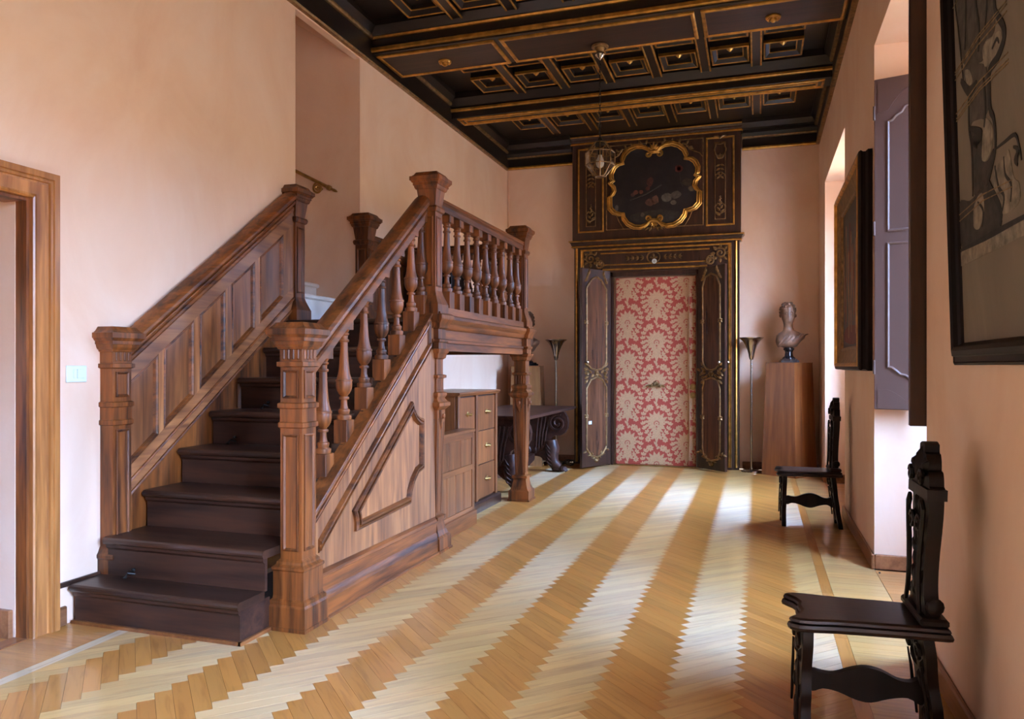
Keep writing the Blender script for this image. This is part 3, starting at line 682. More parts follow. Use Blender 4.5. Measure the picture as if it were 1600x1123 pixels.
LOW = [(0, .115), (.016, .115), (.016, .106), (.10, .106), (.115, .090), (.15, .076), (.2, .066), (.222, .066), (.227, .078), (.25, .078), (.258, .051), (1.03, .073), (1.045, .088), (1.06, .102), (1.082, .102), (1.092, .086), (1.115, .070), (1.135, .082), (1.155, .082), (1.165, .063), (1.26, .063), (1.266, .080), (1.284, .080), (1.29, .060), (1.40, .060), (1.412, .076), (1.44, .082), (1.45, .092), (1.476, .097)]
def lower_post(cx, cy, **kw):
    o = MB().sq(LOW, cx, cy).build('landing_post', 'walnut', st_, smooth=False, **kw)
    b = MB()
    for fc in 'yx':                                         # tapering edge beads, flutes and a small carved console
        for s in (-1, 1):
            for (z0, h0), (z1, h1) in (((.28, .052), (.97, .071)),):
                if fc == 'y': b.tube([(cx+s*(h0-.018), cy-h0, z0), (cx+s*(h1-.022), cy-h1, z1)], .005, 5)
                else: b.tube([(cx+h0, cy+s*(h0-.018), z0), (cx+h1, cy+s*(h1-.022), z1)], .005, 5)
    b.build('edge_bead', 'walnut', o); flutes(o, cx, cy, .063, .063, 1.172, 1.255, 'yx')
    b = MB()
    f = lambda u, w, d: (cx+.068+d, cy+u, w); f2 = lambda u, w, d: (cx+u, cy-.068-d, w)
    for ff in (f, f2):
        b.add([ff(-.04, 1.03, 0), ff(.04, 1.03, 0), ff(.03, .94, 0), ff(0, .87, -.002), ff(-.03, .94, 0), ff(-.036, 1.03, .02), ff(.036, 1.03, .02), ff(.022, .95, .018), ff(0, .90, .008), ff(-.022, .95, .018)],
              [(0, 1, 6, 5), (1, 2, 7, 6), (2, 3, 8, 7), (3, 4, 9, 8), (4, 0, 5, 9), (5, 6, 7, 8, 9)])
        p = ff(0, .985, .022); b.ell(p, (.016, .016, .022), 8, 5)
    b.build('carved_console', 'walnut', o); return o
upper_newel(-2.285, 5.085, 'yx', label='tall newel post at the head of the stairs')
lower_post(-2.288, 5.115, label='post under the near corner of the landing')
upper_newel(-2.29, 7.29, 'yx', label='far newel post of the landing')
lower_post(-2.28, 7.30, label='free-standing tapered post under the far corner of the landing')
upper_newel(-3.425, 5.035, 'yx', -.02, label='half newel post at the near side of the stairwell opening')
upper_newel(-3.425, 6.155, 'yx', -.02, label='half newel post at the far side of the stairwell opening')
# landing: floor, beam front and soffit
MB().box(XL+.002, -2.335, nose(8)+.04, 7.34, 1.50, 1.696).build('landing_floor', 'tread', st_, smooth=False)
MB().prism(tread_prof(nose(8), nose(8)+.08, 1.698), lambda u, w, d: (d, u, w), XL+.07, -2.355).build('tread', 'tread', st_)
MB().box(XL+.075, -2.365, nose(8)+.035, nose(8)+.055, RIS*7, 1.656).build('riser', 'riser', st_)
FP = [(-.10, 1.468), (.0, 1.468), (0, 1.52), (.012, 1.525), (.012, 1.545), (-.010, 1.552), (-.010, 1.622), (.012, 1.63), (.022, 1.645), (.026, 1.665), (.045, 1.685), (.052, 1.70), (.052, 1.722), (.02, 1.735), (.015, 1.79), (-.10, 1.79)]
MB().sweep(FP, (-2.24, 5.0, 0), (-2.24, 7.38, 0), lambda a, c: (a, 0, c)).build('landing_fascia', 'walnut_y', st_)
MB().sweep(FP, (-2.25, 7.34, 0), (XL+.002, 7.34, 0), lambda a, c: (0, a-.02, c)).build('landing_fascia', 'walnut_x', st_)
for cy in (5.10, 7.29):                                      # breaks of the fascia round the posts
    MB().sq([(1.478, .075), (1.52, .075), (1.53, .086), (1.545, .086), (1.552, .070), (1.62, .070), (1.632, .088), (1.66, .094), (1.685, .112), (1.70, .118), (1.722, .118), (1.735, .098), (1.745, .098)], -2.272, cy).build('post_break', 'walnut', st_)
# carved dark bracket beyond the far post
b = MB(); f = lambda u, w, d: (-2.27+d, 7.40+u, w)
P = [(0, 1.70), (.12, 1.70), (.13, 1.66), (.10, 1.60), (.05, 1.56), (.04, 1.50), (0, 1.46)]
MB().prism(P, f, -.05, .05).build('bracket', 'portal', st_)
# panelled wainscot up the wall side
wtop = lambda y: 1.575+.737*(y-3.44)
wlow = lambda y: .604+.737*(y-3.36)
P = [(3.38, .25), (3.56, .25)]
poly = [(3.36, .22), (3.52, .22), (5.05, .22+.745*1.53), (5.05, 1.70), (5.03, wtop(5.03)-.06), (3.36, wtop(3.36)-.06)]
MB().prism(poly, YZ(0), XL, XL+.05).build('wainscot_board', 'walnut', st_, smooth=False)
SP = [(3.378, 3.605), (3.646, 3.90), (3.952, 4.196), (4.26, 4.507), (4.565, 4.842)]
pt = lambda y: 1.255+.737*(y-3.375); pb = lambda y: .775+.742*(y-3.375)
WX = XL+.05
for y0, y1 in SP:
    P = [(y0, pb(y0)), (y1, pb(y1)), (y1, pt(y1)), (y0, pt(y0))]
    MB().frame(P, [(0, .0), (0, .022), (.006, .024), (.014, .016), (.018, .018), (.026, .006), (.03, 0)], YZ(WX)).build('panel_moulding', 'walnut_y', st_)
    MB().prism(offset(P, .027), YZ(WX), -.002, .004).build('wainscot_panel', 'panel_dark', st_, smooth=False)
ys = [3.36]+[y for p in SP for y in p]+[4.99]
for i in range(0, len(ys), 2):
    a, c = ys[i], ys[i+1]
    if c-a > .03: MB().prism([(a, pb(a)), (c, pb(c)), (c, pt(c)), (a, pt(a))], YZ(WX), -.002, .020).build('stile', 'burl', st_, smooth=False)
a, c = 3.36, 4.99
MB().prism([(a, pt(a)), (c, pt(c)), (c, pt(c)+.12), (a, pt(a)+.12)], YZ(WX), -.002, .021).build('wainscot_rail', 'burl_y', st_, smooth=False)
MB().prism([(a, wlow(a)), (c, wlow(c)), (c, pb(c)), (a, pb(a))], YZ(WX), -.002, .021).build('wainscot_rail', 'burl_y', st_, smooth=False)
for dy, h in ((0, .02), (.075, .014)):
    MB().sweep([(0, .016), (.03, .012), (.034, 0), (.028, -.008), (0, -.014)], (WX, a, wlow(a)+dy), (WX, c, wlow(c)+dy), lambda q, w: (q, 0, w)).build('wainscot_bead', 'walnut_y', st_)
MB().sweep([(0, -.17), (.022, -.17), (.030, -.155), (.030, -.135), (.020, -.130), (.020, -.118), (.040, -.112), (.048, -.100), (.048, -.088), (.036, -.084), (.036, -.074), (.060, -.068), (.070, -.052), (.070, -.030), (.056, -.008), (.03, .006), (-.02, .006), (-.04, -.01), (-.04, -.17)], (WX, a, wtop(a)), (WX, c, wtop(c)), lambda q, w: (q, 0, w)).build('handrail', 'walnut_y', st_)
# wainscot of the landing along the wall
MB().box(XL+.001, XL+.04, 6.22, 7.26, 1.70, 2.50).build('wainscot_board', 'walnut', st_, smooth=False)
for y0, y1 in ((6.26, 6.72), (6.78, 7.24)):
    MB().frame(rect(y0, y1, 1.85, 2.38), [(0, 0), (0, .016), (.01, .018), (.024, .006), (.03, 0)], YZ(XL+.04)).build('panel_moulding', 'walnut_y', st_)
MB().sweep([(0, 2.47), (.03, 2.47), (.05, 2.50), (.07, 2.51), (.075, 2.535), (.06, 2.56), (.0, 2.575)], (XL+.001, 6.2, 0), (XL+.001, 7.26, 0), lambda q, w: (q, 0, w)).build('handrail', 'walnut_y', st_)

# dark carved chest standing in for an unidentified dark shape on the landing behind the balusters
t = thing('carved_chest', 'dark carved chest standing at the back of the landing behind its balusters', 'chest', (-3.05, 7.05, 1.696))
MB().box(-3.30, -2.86, 6.86, 7.2, 1.697, 2.36, .006).build('chest_body', 'black_wood', t)
MB().box(-3.32, -2.84, 6.84, 7.22, 2.36, 2.40, .008).build('chest_top', 'black_wood_x', t)
b = MB(); f = XZ(6.86)
for i in range(4):
    for j in range(4):
        for s in (-1, 1): carve_leaf(b, f, -3.22+i*.095, 1.80+j*.15, .09, .022, PI/2+s*.5, .016)
b.build('carving', 'black_wood', t)

# ---------------------------------------------------------------- white marble steps of the upper flight, brass rail
t = thing('marble_steps', 'white marble steps rising left behind the head of the wooden stairs', 'steps', (-4.0, 5.6, 1.5))
for i in range(4):
    x = -3.60-.30*i; z0, z1 = 1.70+.158*(i-1)+.10 if i else 1.45, 1.955+.158*i
    MB().box(x-.32, x, 5.11, 6.10, 1.45, z1-.04).build('step_riser', 'marble', t, smooth=False)
    MB().prism([(x-.31, z1-.04), (x+.012, z1-.04), (x+.028, z1-.03), (x+.028, z1-.012), (x+.012, z1), (x-.31, z1)], lambda u, w, d: (u, d, w), 5.105, 6.105).build('step_tread', 'marble', t)
MB().box(-3.60, XL-.064, 5.11, 6.10, 1.50, 1.696).build('step_landing', 'marble', t, smooth=False)
t = thing('brass_handrail', 'brass wall handrail with a scrolled bracket in the upper stairwell', 'handrail', (-3.9, 6.05, 3.1))
p0, p1 = Vector((-3.66, 6.04, 2.945)), Vector((-4.75, 6.04, 3.50)); d = (p1-p0).normalized()
MB().tube([p0+d*.06, p1], .016, 8).build('rail', 'brass', t)
MB().tube([p0-d*.02, p0, p0+d*.02, p0+d*.05, p0+d*.06, p0+d*.09, p0+d*.10], [.004, .012, .014, .010, .024, .024, .016], 10).build('finial', 'brass', t)
b = MB(); c = p0+d*.21
b.tube([(c.x+q[0], 6.04, c.z-.055+q[1]) for q in spiral(0, 0, .055, .012, PI/2, 1.6, 22)], .010, 6)
b.tube([(c.x, 6.04, c.z-.05), (c.x, 6.109, c.z-.05)], .012, 8); b.build('bracket', 'brass', t)

# ---------------------------------------------------------------- carved doorway at the end of the room
ds = thing('door_surround', 'tall dark carved door surround with gilded mouldings and an oval-lobed painting above the door', 'door surround', (-1.34, 10.3, 0))
YS = 10.24; FS = XZ(YS)
def dp(b, n, mat, par=ds, **k): return b.build(n, mat, par, **k)
for x0, x1 in ((-2.43, -1.93), (-.745, -.235)): dp(MB().box(x0, x1, YS, YB, 0, 2.985, .004), 'jamb_board', 'portal')
dp(MB().box(-1.93, -.745, YS, YB, 2.635, 2.985, .004), 'lintel_board', 'portal')
dp(MB().box(-2.455, -.215, YS-.01, YB, 3.01, 4.43, .004), 'overdoor_board', 'portal')
for n_, (x0, x1) in enumerate(((-2.43, -1.93), (-.745, -.235))):  # stepped reveal beside the door
    s = 1 if n_ == 0 else -1; e = x1 if n_ == 0 else x0
    dp(MB().box(e, e+s*.035, YS+.03, 10.345, 0, 2.635), 'reveal', 'portal')
dp(MB().box(-1.93, -.745, YS+.03, 10.345, 2.575, 2.635), 'reveal', 'portal')
def cornice(z0, z1, out, x0, x1, y, n):
    h = z1-z0; pr = [(0, z0), (out*.25, z0+h*.05), (out*.3, z0+h*.3), (out*.55, z0+h*.42), (out*.6, z0+h*.62), (out, z0+h*.85), (out, z1), (0, z1)]
    rs = []
    for o_, z in pr: rs.append([(x0-o_, YB, z), (x0-o_, y-o_, z), (x1+o_, y-o_, z), (x1+o_, YB, z)])
    dp(MB().rings(rs, caps=True, closed=False), n, 'portal')
    for f0, f1, oo in ((.02, .24, .27), (.82, 1.0, 1.0)):
        rs = [[(x0-a, YB, z), (x0-a, y-a, z), (x1+a, y-a, z), (x1+a, YB, z)] for a, z in ((out*oo-.004, z0+h*f0), (out*oo+.008, z0+h*(f0+.02)), (out*oo+.010, z0+h*(f0+f1)/2), (out*oo+.004, z0+h*f1+.003), (out*oo-.02, z0+h*f1+.003))]
        dp(MB().rings(rs, caps=False, closed=False), 'gilt_moulding', 'gilt')
cornice(4.40, 4.505, .06, -2.455, -.215, YS-.01, 'top_cornice'); cornice(2.985, 3.075, .045, -2.445, -.225, YS-.008, 'middle_cornice')
# outer gilt rods and the gilt frame of the lower part
for x in (-2.395, -.275): dp(MB().tube([(x, YS-.004, .03), (x, YS-.004, 2.98)], .016, 8), 'gilt_rod', 'gilt')
for x in (-2.318, -.355):
    rs = []
    dp(MB().sweep([(-.022, .0), (-.02, .014), (-.008, .02), (0, .012), (.012, .022), (.022, .0)], (x, YS, .03), (x, YS, 2.94), lambda a, c: (a, -c, 0)), 'gilt_moulding', 'gilt')
    dp(MB().box(x-.028, x+.028, YS-.02, YS, 0, .03, .003), 'plinth', 'portal')
def gbar(x0, x1, z, r=.011): dp(MB().sweep([(-r, 0), (-r*.8, r*.9), (0, r*1.2), (r*.8, r*.9), (r, 0)], (x0, YS, z), (x1, YS, z), lambda a, c: (0, -c, a)), 'gilt_moulding', 'gilt')
gbar(-2.34, -.335, 2.948, .013); gbar(-2.06, -.61, 2.895, .010); gbar(-2.05, -.62, 2.735, .009); gbar(-2.03, -.64, 2.672, .014)
def carving(pieces, name, par=ds, f=FS, mat='gilt_dark', h=.02):
    b = MB()
    for q in pieces:
        if q[0] == 'l': carve_leaf(b, f, *q[1:6], h)
        else: scroll(b, f, q[1], q[2], h*.5)
    return b.build(name, mat, par)
def sprig(cx, cz, s, m=1, up=1):
    L = []
    for k in range(5):
        a = (PI/2 if up > 0 else -PI/2)+m*(k-2)*.45
        L.append(('l', cx, cz, s*(.9-.08*abs(k-2)), s*.17, a))
    return L
for sx, cx in ((1, -2.20), (-1, -.475)):                     # corner scrollwork
    pcs = [('s', [(cx+sx*x, 2.83+z) for x, z in spiral(0, 0, .075, .015, .6, 1.5, 18)], .014),
           ('s', [(cx+sx*(.12+x), 2.74+z) for x, z in spiral(0, 0, .07, .012, 2.2, -1.4, 18)], .013)]
    pcs += [('l', cx+sx*math.cos(a)*.06, 2.83+math.sin(a)*.06, .07, .022, math.atan2(math.sin(a), sx*math.cos(a))) for a in [i*.785 for i in range(8)]]
    pcs += [('l', cx+sx*.12, 2.73, .08, .02, (PI/2-sx*k*.6)) for k in range(-1, 4)]
    carving(pcs, 'gilt_carving')
pcs = [('s', [(-1.34+x, 2.815+z) for x, z in arc(0, 0, .085, 0, 360, 20, .075)], .010)]
pcs += [('l', -1.34, 2.815, .055, .018, a) for a in (0, PI/2, PI, -PI/2)]
for s in (1, -1):
    for k in range(4):
        x = -1.34+s*(.13+.065*k); pcs += [('l', x, 2.815, .055, .012, (0 if s > 0 else PI)+w) for w in (-.7, 0, .7)]
carving(pcs, 'gilt_carving')
b = MB(); b.m = Matrix.Translation((-1.325, YS-.026, 2.757)) @ Matrix.Rotation(PI/2, 4, 'X'); b.lathe([(0, .033), (.006, .033), (.008, .026), (.006, .024)], 0, 0, 18); dp(b, 'number_plate', 'white_plastic')
b = MB(); b.tube([(-1.325+x, YS-.036, 2.757+z) for x, z in arc(0, 0, .009, 0, 360, 10, .012)], .0025, 4, closed=False); dp(b, 'plate_mark', 'dark_line')
# side panels of the overdoor
for x0, x1 in ((-2.375, -2.015), (-.655, -.295)):
    P = rect(x0, x1, 3.19, 4.35); Q = rect(x0+.11, x1-.11, 3.27, 4.28); FO = XZ(YS-.01)
    dp(MB().frame(P, [(0, 0), (0, .012), (.008, .016), (.02, .014), (.024, .002)], FO), 'gilt_moulding', 'gilt')
    dp(MB().frame(Q, [(0, 0), (0, .008), (.006, .01), (.01, 0)], FO), 'gilt_moulding', 'gilt_dark')
    cx = (x0+x1)/2
    pcs = [('s', [(cx+s*x, 4.13+z) for x, z in [(0, .12), (.05, .13), (.06, .09), (.075, .05), (.06, .0), (.03, -.04), (0, -.05)]], .010) for s in (1, -1)]
    pcs += sprig(cx, 4.06, .09)+[('l', cx, 3.99-.05*k_, .06, .014, -PI/2+s_*(1.15-.1*k_)) for k_ in range(4) for s_ in (1, -1)]
    pcs += [('s', [(cx+s_*(.03+q[0]), 3.845+q[1]) for q in [(-.028, .0), (0, .022), (.024, .012), (.026, -.01), (.012, -.016)]], .007) for s_ in (1, -1)]
    pcs += [('l', cx, 3.32+.03*k, .085-.008*k, .016, PI/2+(-1)**k*(.9-.1*k)) for k in range(9)]
    pcs += [('s', [(cx+s*x, 3.44+z) for x, z in [(0, -.10), (.06, -.07), (.065, 0), (.03, .04), (0, .02)]], .009) for s in (1, -1)]
    pcs += [('s', [(cx+s*x, 4.345+z) for x, z in [(.0, -.02), (.03, .01), (.07, .012), (.09, -.005)]], .012) for s in (1, -1)]
    carving(pcs, 'gilt_carving', f=FO)
# square frame and lobed frame of the overdoor painting
FO = XZ(YS-.01); CX0 = -1.335
dp(MB().frame(rect(-1.985, -.685, 3.205, 4.362), [(0, 0), (0, .006), (.008, .01), (.014, 0)], FO), 'gilt_moulding', 'gilt_dark')
HL = [(-.045, 4.232), (-.085, 4.275), (-.155, 4.308), (-.24, 4.316), (-.33, 4.286), (-.395, 4.228), (-.432, 4.142), (-.418, 4.108), (-.49, 4.095), (-.545, 4.052), (-.58, 3.975), (-.572, 3.900), (-.553, 3.878), (-.592, 3.845), (-.548, 3.795), (-.536, 3.733), (-.565, 3.678), (-.598, 3.655), (-.596, 3.578), (-.592, 3.500), (-.535, 3.438), (-.452, 3.412), (-.418, 3.412), (-.405, 3.352), (-.35, 3.279), (-.265, 3.230), (-.175, 3.220), (-.10, 3.248), (-.045, 3.304)]
loop = [(CX0+x, z) for x, z in HL]+[(CX0-x, z) for x, z in HL[::-1]]
dense = []
for i in range(len(loop)):
    a, c = loop[i], loop[(i+1) % len(loop)]; dense += [a, ((a[0]+c[0])/2, (a[1]+c[1])/2)]
for r, inn, d in ((.016, 0, .018), (.010, .024, .014), (.008, -.022, .010)):
    b = MB(); L = [(CX0+(x-CX0)*(1-inn/.5), 3.77+(z-3.77)*(1-inn/.5)) for x, z in dense]
    b.tube([FO(x, z, d) for x, z in L], r, 6, closed=True); dp(b, 'lobed_frame', 'gilt')
dp(MB().prism(loop, FO, -.002, .004), 'overdoor_painting', 'canvas_dark', smooth=False)
for s in (1, -1):                                            # scroll ends top and bottom
    carving([('s', [(CX0+s*(.075+x), 4.20+s*0+z) for x, z in [(q[0]*s*-1, q[1]) for q in spiral(0, 0, .045, .008, PI/2, 1.3, 14)]], .016),
             ('s', [(CX0+s*(.075+x), 3.335+z) for x, z in [(q[0]*s*-1, q[1]) for q in spiral(0, 0, .045, .008, -PI/2, -1.3, 14)]], .016)], 'gilt_scroll', mat='gilt', h=.03)
    pcs = []
    for k in range(9):
        x = CX0+s*(.10+.045*k); z = 4.335+.012*math.sin(k*1.3)-.004*k*k*.28
        pcs += [('l', x, z, .075, .018, (PI/2-s*(.5+.12*k))+(.7 if k % 2 else -.6)), ('l', x, z-.01, .05, .015, (PI if s < 0 else 0)+.3*(-1)**k)]
    pcs += [('s', [(CX0+s*x, z) for x, z in [(.42, 4.30), (.47, 4.22), (.53, 4.19), (.60, 4.16), (.635, 4.11)]], .008)]
    pcs += [('s', [(CX0+s*x, z) for x, z in [(.635, 3.50), (.56, 3.45), (.50, 3.40), (.47, 3.32), (.41, 3.22)]], .008)]
    pcs += [('l', CX0+s*(.03+.04*k), 3.225, .07, .018, -PI/2+s*(.5+.3*k)) for k in range(4)]
    carving(pcs, 'gilt_carving', f=FO)
carving(sprig(CX0, 4.235, .15)+sprig(CX0, 3.285, .10, up=-1)+[('l', CX0, 4.20, .06, .03, PI/2)], 'gilt_carving', f=FO, mat='gilt', h=.035)
# what the dark still life shows: fruit, leaves, a tall bloom
def blob(cx, cz, rx, rz, col, n=10, d=.0045, jit=.15):
    key = 'paint_%d_%d_%d' % tuple(round(c*999) for c in col)
    if key not in M: M[key] = plain('paint', col, .5, 0, .35, 30)
    rr = random.Random(int(cx*1e4+cz*7e3)); return MB().prism([(cx+rx*math.cos(2*PI*i/n)*(1+rr.uniform(-jit, jit)), cz+rz*math.sin(2*PI*i/n)*(1+rr.uniform(-jit, jit))) for i in range(n)], FO, .003, d).build('painted_fruit', key, ds, smooth=False)
for x, z, rx, rz, col in ((.33, 3.975, .055, .05, (.10, .018, .012)), (.33, 3.975, .03, .03, (.035, .008, .006)), (-.05, 3.83, .045, .06, (.07, .02, .012)), (-.24, 3.70, .035, .03, (.11, .03, .015)), (-.17, 3.70, .03, .03, (.12, .035, .018)), (-.28, 3.67, .03, .025, (.09, .03, .02)), (-.05, 3.55, .06, .05, (.085, .035, .022)), (.02, 3.58, .05, .06, (.11, .05, .028)), (.17, 3.60, .07, .06, (.10, .085, .06)), (.29, 3.63, .07, .05, (.085, .07, .05)), (.26, 3.53, .04, .035, (.10, .08, .055)), (.50, 3.70, .05, .035, (.075, .05, .022)), (.44, 3.79, .07, .05, (.04, .025, .012)), (-.50, 3.50, .025, .045, (.09, .08, .065)), (-.15, 3.39, .025, .03, (.10, .08, .05)), (-.08, 3.74, .03, .03, (.08, .02, .012))):
    blob(CX0+x, z, rx, rz, col)
blob(CX0+.02, 3.36, .36, .085, (.030, .023, .016), 14, .0042, .06); MB().tube([FO(CX0+.34, 3.93, .004), FO(CX0+.35, 3.80, .004), FO(CX0+.38, 3.74, .004)], .006, 4).build('painted_stem', 'paint_30_23_16', ds)
MB().tube([FO(CX0-.32, 3.60, .004), FO(CX0-.12, 3.66, .004), FO(CX0+.10, 3.78, .004)], .012, 4).build('painted_stem', 'paint_30_23_16', ds)

# red damask door
d2 = sempty('door_2', 'inner door covered in red and cream damask with a brass knocker', (-1.31, 10.33, 0))
DX0, DX1, DZ = -1.865, -.79, 2.56; YD = 10.325
MB().box(DX0, DX1, YD, 10.36, .012, DZ, .004).build('door_panel', 'damask', d2)
FD = XZ(YD)
pat = MB()
NP = [0]
def pl(poly): NP[0] += 1; pat.prism(poly, FD, -.0005, .0010+.000004*(NP[0] % 600))
def inside(P): return all(DX0+.004 < x < DX1-.004 and .02 < z < DZ-.006 for x, z in P)
def motif(cx, cz):
    out = []
    for k in range(-5, 6):                                    # fan of the palmette
        a = PI/2+k*.40; L = .185-.007*abs(k); out.append(leafpoly(cx+math.cos(a)*.035, cz+math.sin(a)*.035, L*.56, .024, a, .5))
        if abs(k) < 5: a2 = a+.2; out.append(leafpoly(cx+math.cos(a2)*.10, cz+math.sin(a2)*.10, .075, .017, a2, .4))
    for k in range(9): a = 2*PI*k/9; out.append(leafpoly(cx+math.cos(a)*.006, cz+math.sin(a)*.006, .027, .009, a))
    for s in (1, -1):
        for k in range(4): out.append(leafpoly(cx, cz-.025-.028*k, .13-.02*k, .022, -PI/2+s*(1.2-.25*k), .5))
        pts = [(.03, -.19), (.075, -.165), (.115, -.125), (.150, -.075), (.172, -.015), (.182, .05), (.178, .11), (.155, .16), (.12, .195)]   # leafy ogee band with a blossom
        for i, (x, z) in enumerate(pts):
            x2, z2 = pts[min(i+1, len(pts)-1)]; x1_, z1_ = pts[max(i-1, 0)]; a = math.atan2(z2-z1_, x2-x1_)
            for w in (-.9, -.2, .6): out.append(leafpoly(cx+s*x, cz+z, .055, .0165, a+w if s > 0 else PI-(a+w), .5))
        for k in range(7):
            a = 2*PI*k/7+.3; out.append(leafpoly(cx+s*.085+math.cos(a)*.006, cz+.215+math.sin(a)*.006, .044, .017, a, .3))
            out.append(leafpoly(cx+s*.115+math.cos(a)*.006, cz-.215+math.sin(a)*.006, .038, .015, a, .3))
    for k in range(3): out.append(leafpoly(cx, cz+.20+.03*k, .06, .016, PI/2+(k-1)*.7, .4))
    out.append(leafpoly(cx, cz-.12, .15, .026, -PI/2, .5))
    return out
for i, cx in enumerate((-2.10, -1.705, -1.31, -.915, -.52)):
    for k in range(-1, 6):
        for P in motif(cx, .30+.548*k+(.274 if i % 2 == 0 else 0)):
            P = clip(clip(clip(clip(P, 0, DX0+.004, False), 0, DX1-.004, True), 1, .02, False), 1, DZ-.005, True)
            if len(P) > 2: pl(P)
o = pat.build('damask_pattern', 'damask_pat', d2, smooth=False); o['kind'] = 'stuff'
MB().tube([(-.885+.006*math.sin(z*3), YD-.002, z) for z in [.03+.28*i for i in range(10)]], [.004, .012, .013, .013, .012, .011, .010, .008, .006, .003], 6).build('fabric_fold', 'damask_pat', d2)
MB().box(DX0-.03, DX1+.06, YD-.06, YD+.03, .001, .012, .003).build('door_saddle', 'brass', d2)
b = MB()
for k in range(5):
    a = PI/2+(k-2)*.5; carve_leaf(b, FD, -1.32, 1.09, .075-.006*abs(k-2), .016, a, .018)
b.tube([FD(-1.32+x, 1.085+z, .02) for x, z in [(-.13, -.01), (-.09, .008), (-.04, -.006), (0, .0), (.04, -.006), (.09, .008), (.13, -.01)]], .012, 6)
for s in (-1, 1): b.ell(FD(-1.32+s*.06, 1.085, .02), (.02, .018, .022), 8, 5)
b.build('door_knocker', 'gilt_dark', d2)
for z in (1.075, .962):
    b = MB(); b.m = Matrix.Translation((-.832, YD, z)) @ Matrix.Rotation(PI/2, 4, 'X')
    b.lathe([(0, .042), (.006, .042), (.012, .034), (.012, .026), (.02, .022), (.024, .010), (.024, .002)], 0, 0, 18); b.build('lock_rose', 'brass', d2)

# carved door leaves standing open into the room
def leaf(hx, hy, fx, fy, label, face):
    L = math.hypot(fx-hx, fy-hy); ang = math.atan2(fy-hy, fx-hx)
    t = thing('door_leaf', label, 'door', (hx, hy, 0), ang, 'pair of carved door leaves')
    H0, H1, TH = .02, 2.64, .045
    def bl(b, n, mat): return b.build(n, mat, t, raw=True)
    bl(MB().box(0, L, -TH/2, TH/2, H0, H1, .004), 'leaf_board', 'portal')
    s = face; f = lambda u, w, d: (u, s*(TH/2+d), w)
    def panel(pts): 
        bl(MB().prism(offset(pts, .004), f, -.002, .003), 'panel_field', 'leafwood')
        bl(MB().frame(pts, [(-.014, 0), (-.012, .012), (0, .016), (.008, .010), (.012, .0)], f), 'gilt_moulding', 'gilt_dark')
    a0, a1 = .085, L-.085; m = L/2
    up = [(a0, 1.43)]+[(a0+(m-a0)*(1-math.cos(math.radians(q))), 1.43-.13*math.sin(math.radians(q))) for q in (30, 60, 90)]
    up += [(2*m-x, z) for x, z in up[::-1][1:]]
    up += [(a1, 2.38), (m+.10, 2.50), (m, 2.54), (m-.10, 2.50), (a0, 2.38)]
    lo = [(a0, .27), (m-.12, .17), (m, .14), (m+.12, .17), (a1, .27), (a1, 1.06), (m+.12, 1.17), (m, 1.205), (m-.12, 1.17), (a0, 1.06)]
    panel(up); panel(lo)
    b = MB()
    for z in (1.93, .69):
        for x in (a0-.006, a1+.006):
            for k in range(6): carve_leaf(b, f, x, z, .045, .018, k*PI/3+.5, .022)
    for sx in (1, -1):                                        # carved spandrels and the lattice between the panels
        for k in range(5): carve_leaf(b, f, m+sx*(L/2-.045), 1.40-.07*k, .10, .022, (PI if sx > 0 else 0)+sx*(.7-.35*k), .022)
        for k in range(4): carve_leaf(b, f, m+sx*(.05+.05*k), 1.245+.012*k, .08, .02, (0 if sx > 0 else PI)+sx*(.6 if k % 2 else -.6), .020)
        for k in range(4): carve_leaf(b, f, m+sx*(L/2-.05-.03*k), 2.46+.03*k, .09, .022, PI/2+sx*(.9-.3*k), .020)
        for k in range(5): carve_leaf(b, f, m+sx*(.03+.045*k), .145+.022*k, .07, .018, (0 if sx > 0 else PI)+sx*(.9 if k % 2 else -.3), .022)
    for k in range(8): carve_leaf(b, f, m, 1.255, .05, .018, k*PI/4, .026)
    for k in range(5): carve_leaf(b, f, m, .12, .06, .018, -PI/2+(k-2)*.6, .022)
    bl(b, 'leaf_carving', 'gilt_dark')
    b = MB()
    for s2 in (1, -1): b.tube([(L-.05, s2*TH/2, 1.40), (L-.05, s2*(TH/2+.05), 1.40)], [.007, .007], 8); b.ell((L-.05, s2*(TH/2+.055), 1.40), (.022, .016, .022), 10, 6)
    bl(b, 'door_knob', 'nickel'); return t, f, bl
t, f, bl = leaf(-1.94, 10.19, -2.205, 9.665, 'left leaf of the carved double door, its panel lit, with a small white paper', 1)
bl(MB().prism(rect(.40, .46, .585, .625), f, .003, .005), 'paper_label', 'white_plastic')
leaf(-.735, 10.19, -.385, 9.865, 'right leaf of the carved double door, darker, its edge toward the viewer', -1)

# ---------------------------------------------------------------- torchiere lamps
def torchiere(x, y, label):
    t = thing('floor_lamp', label, 'lamp', (x, y, 0), 0, 'pair of metal torchiere lamps')
    MB().lathe([(0, .125), (.008, .13), (.016, .128), (.024, .10), (.03, .03), (.05, .018)], x, y, 28).build('base', 'nickel', t)
    MB().lathe([(.045, .014), (1.45, .014)], x, y, 14).build('pole', 'nickel', t)
    MB().lathe([(1.43, .014), (1.44, .026), (1.455, .026), (1.462, .032), (1.50, .036), (1.56, .052), (1.62, .075), (1.67, .105), (1.70, .138), (1.712, .152), (1.716, .152), (1.70, .128), (1.66, .09), (1.6, .06), (1.52, .03), (1.50, .004)], x, y, 32).build('lamp_shade', 'nickel', t, sharp=60)
    return t
torchiere(-.085, 10.13, 'metal torchiere lamp right of the carved doorway beside the bust pedestal')
torchiere(-2.655, 10.10, 'metal torchiere lamp left of the carved doorway behind the dark table')
b = MB(); rr = random.Random(5)
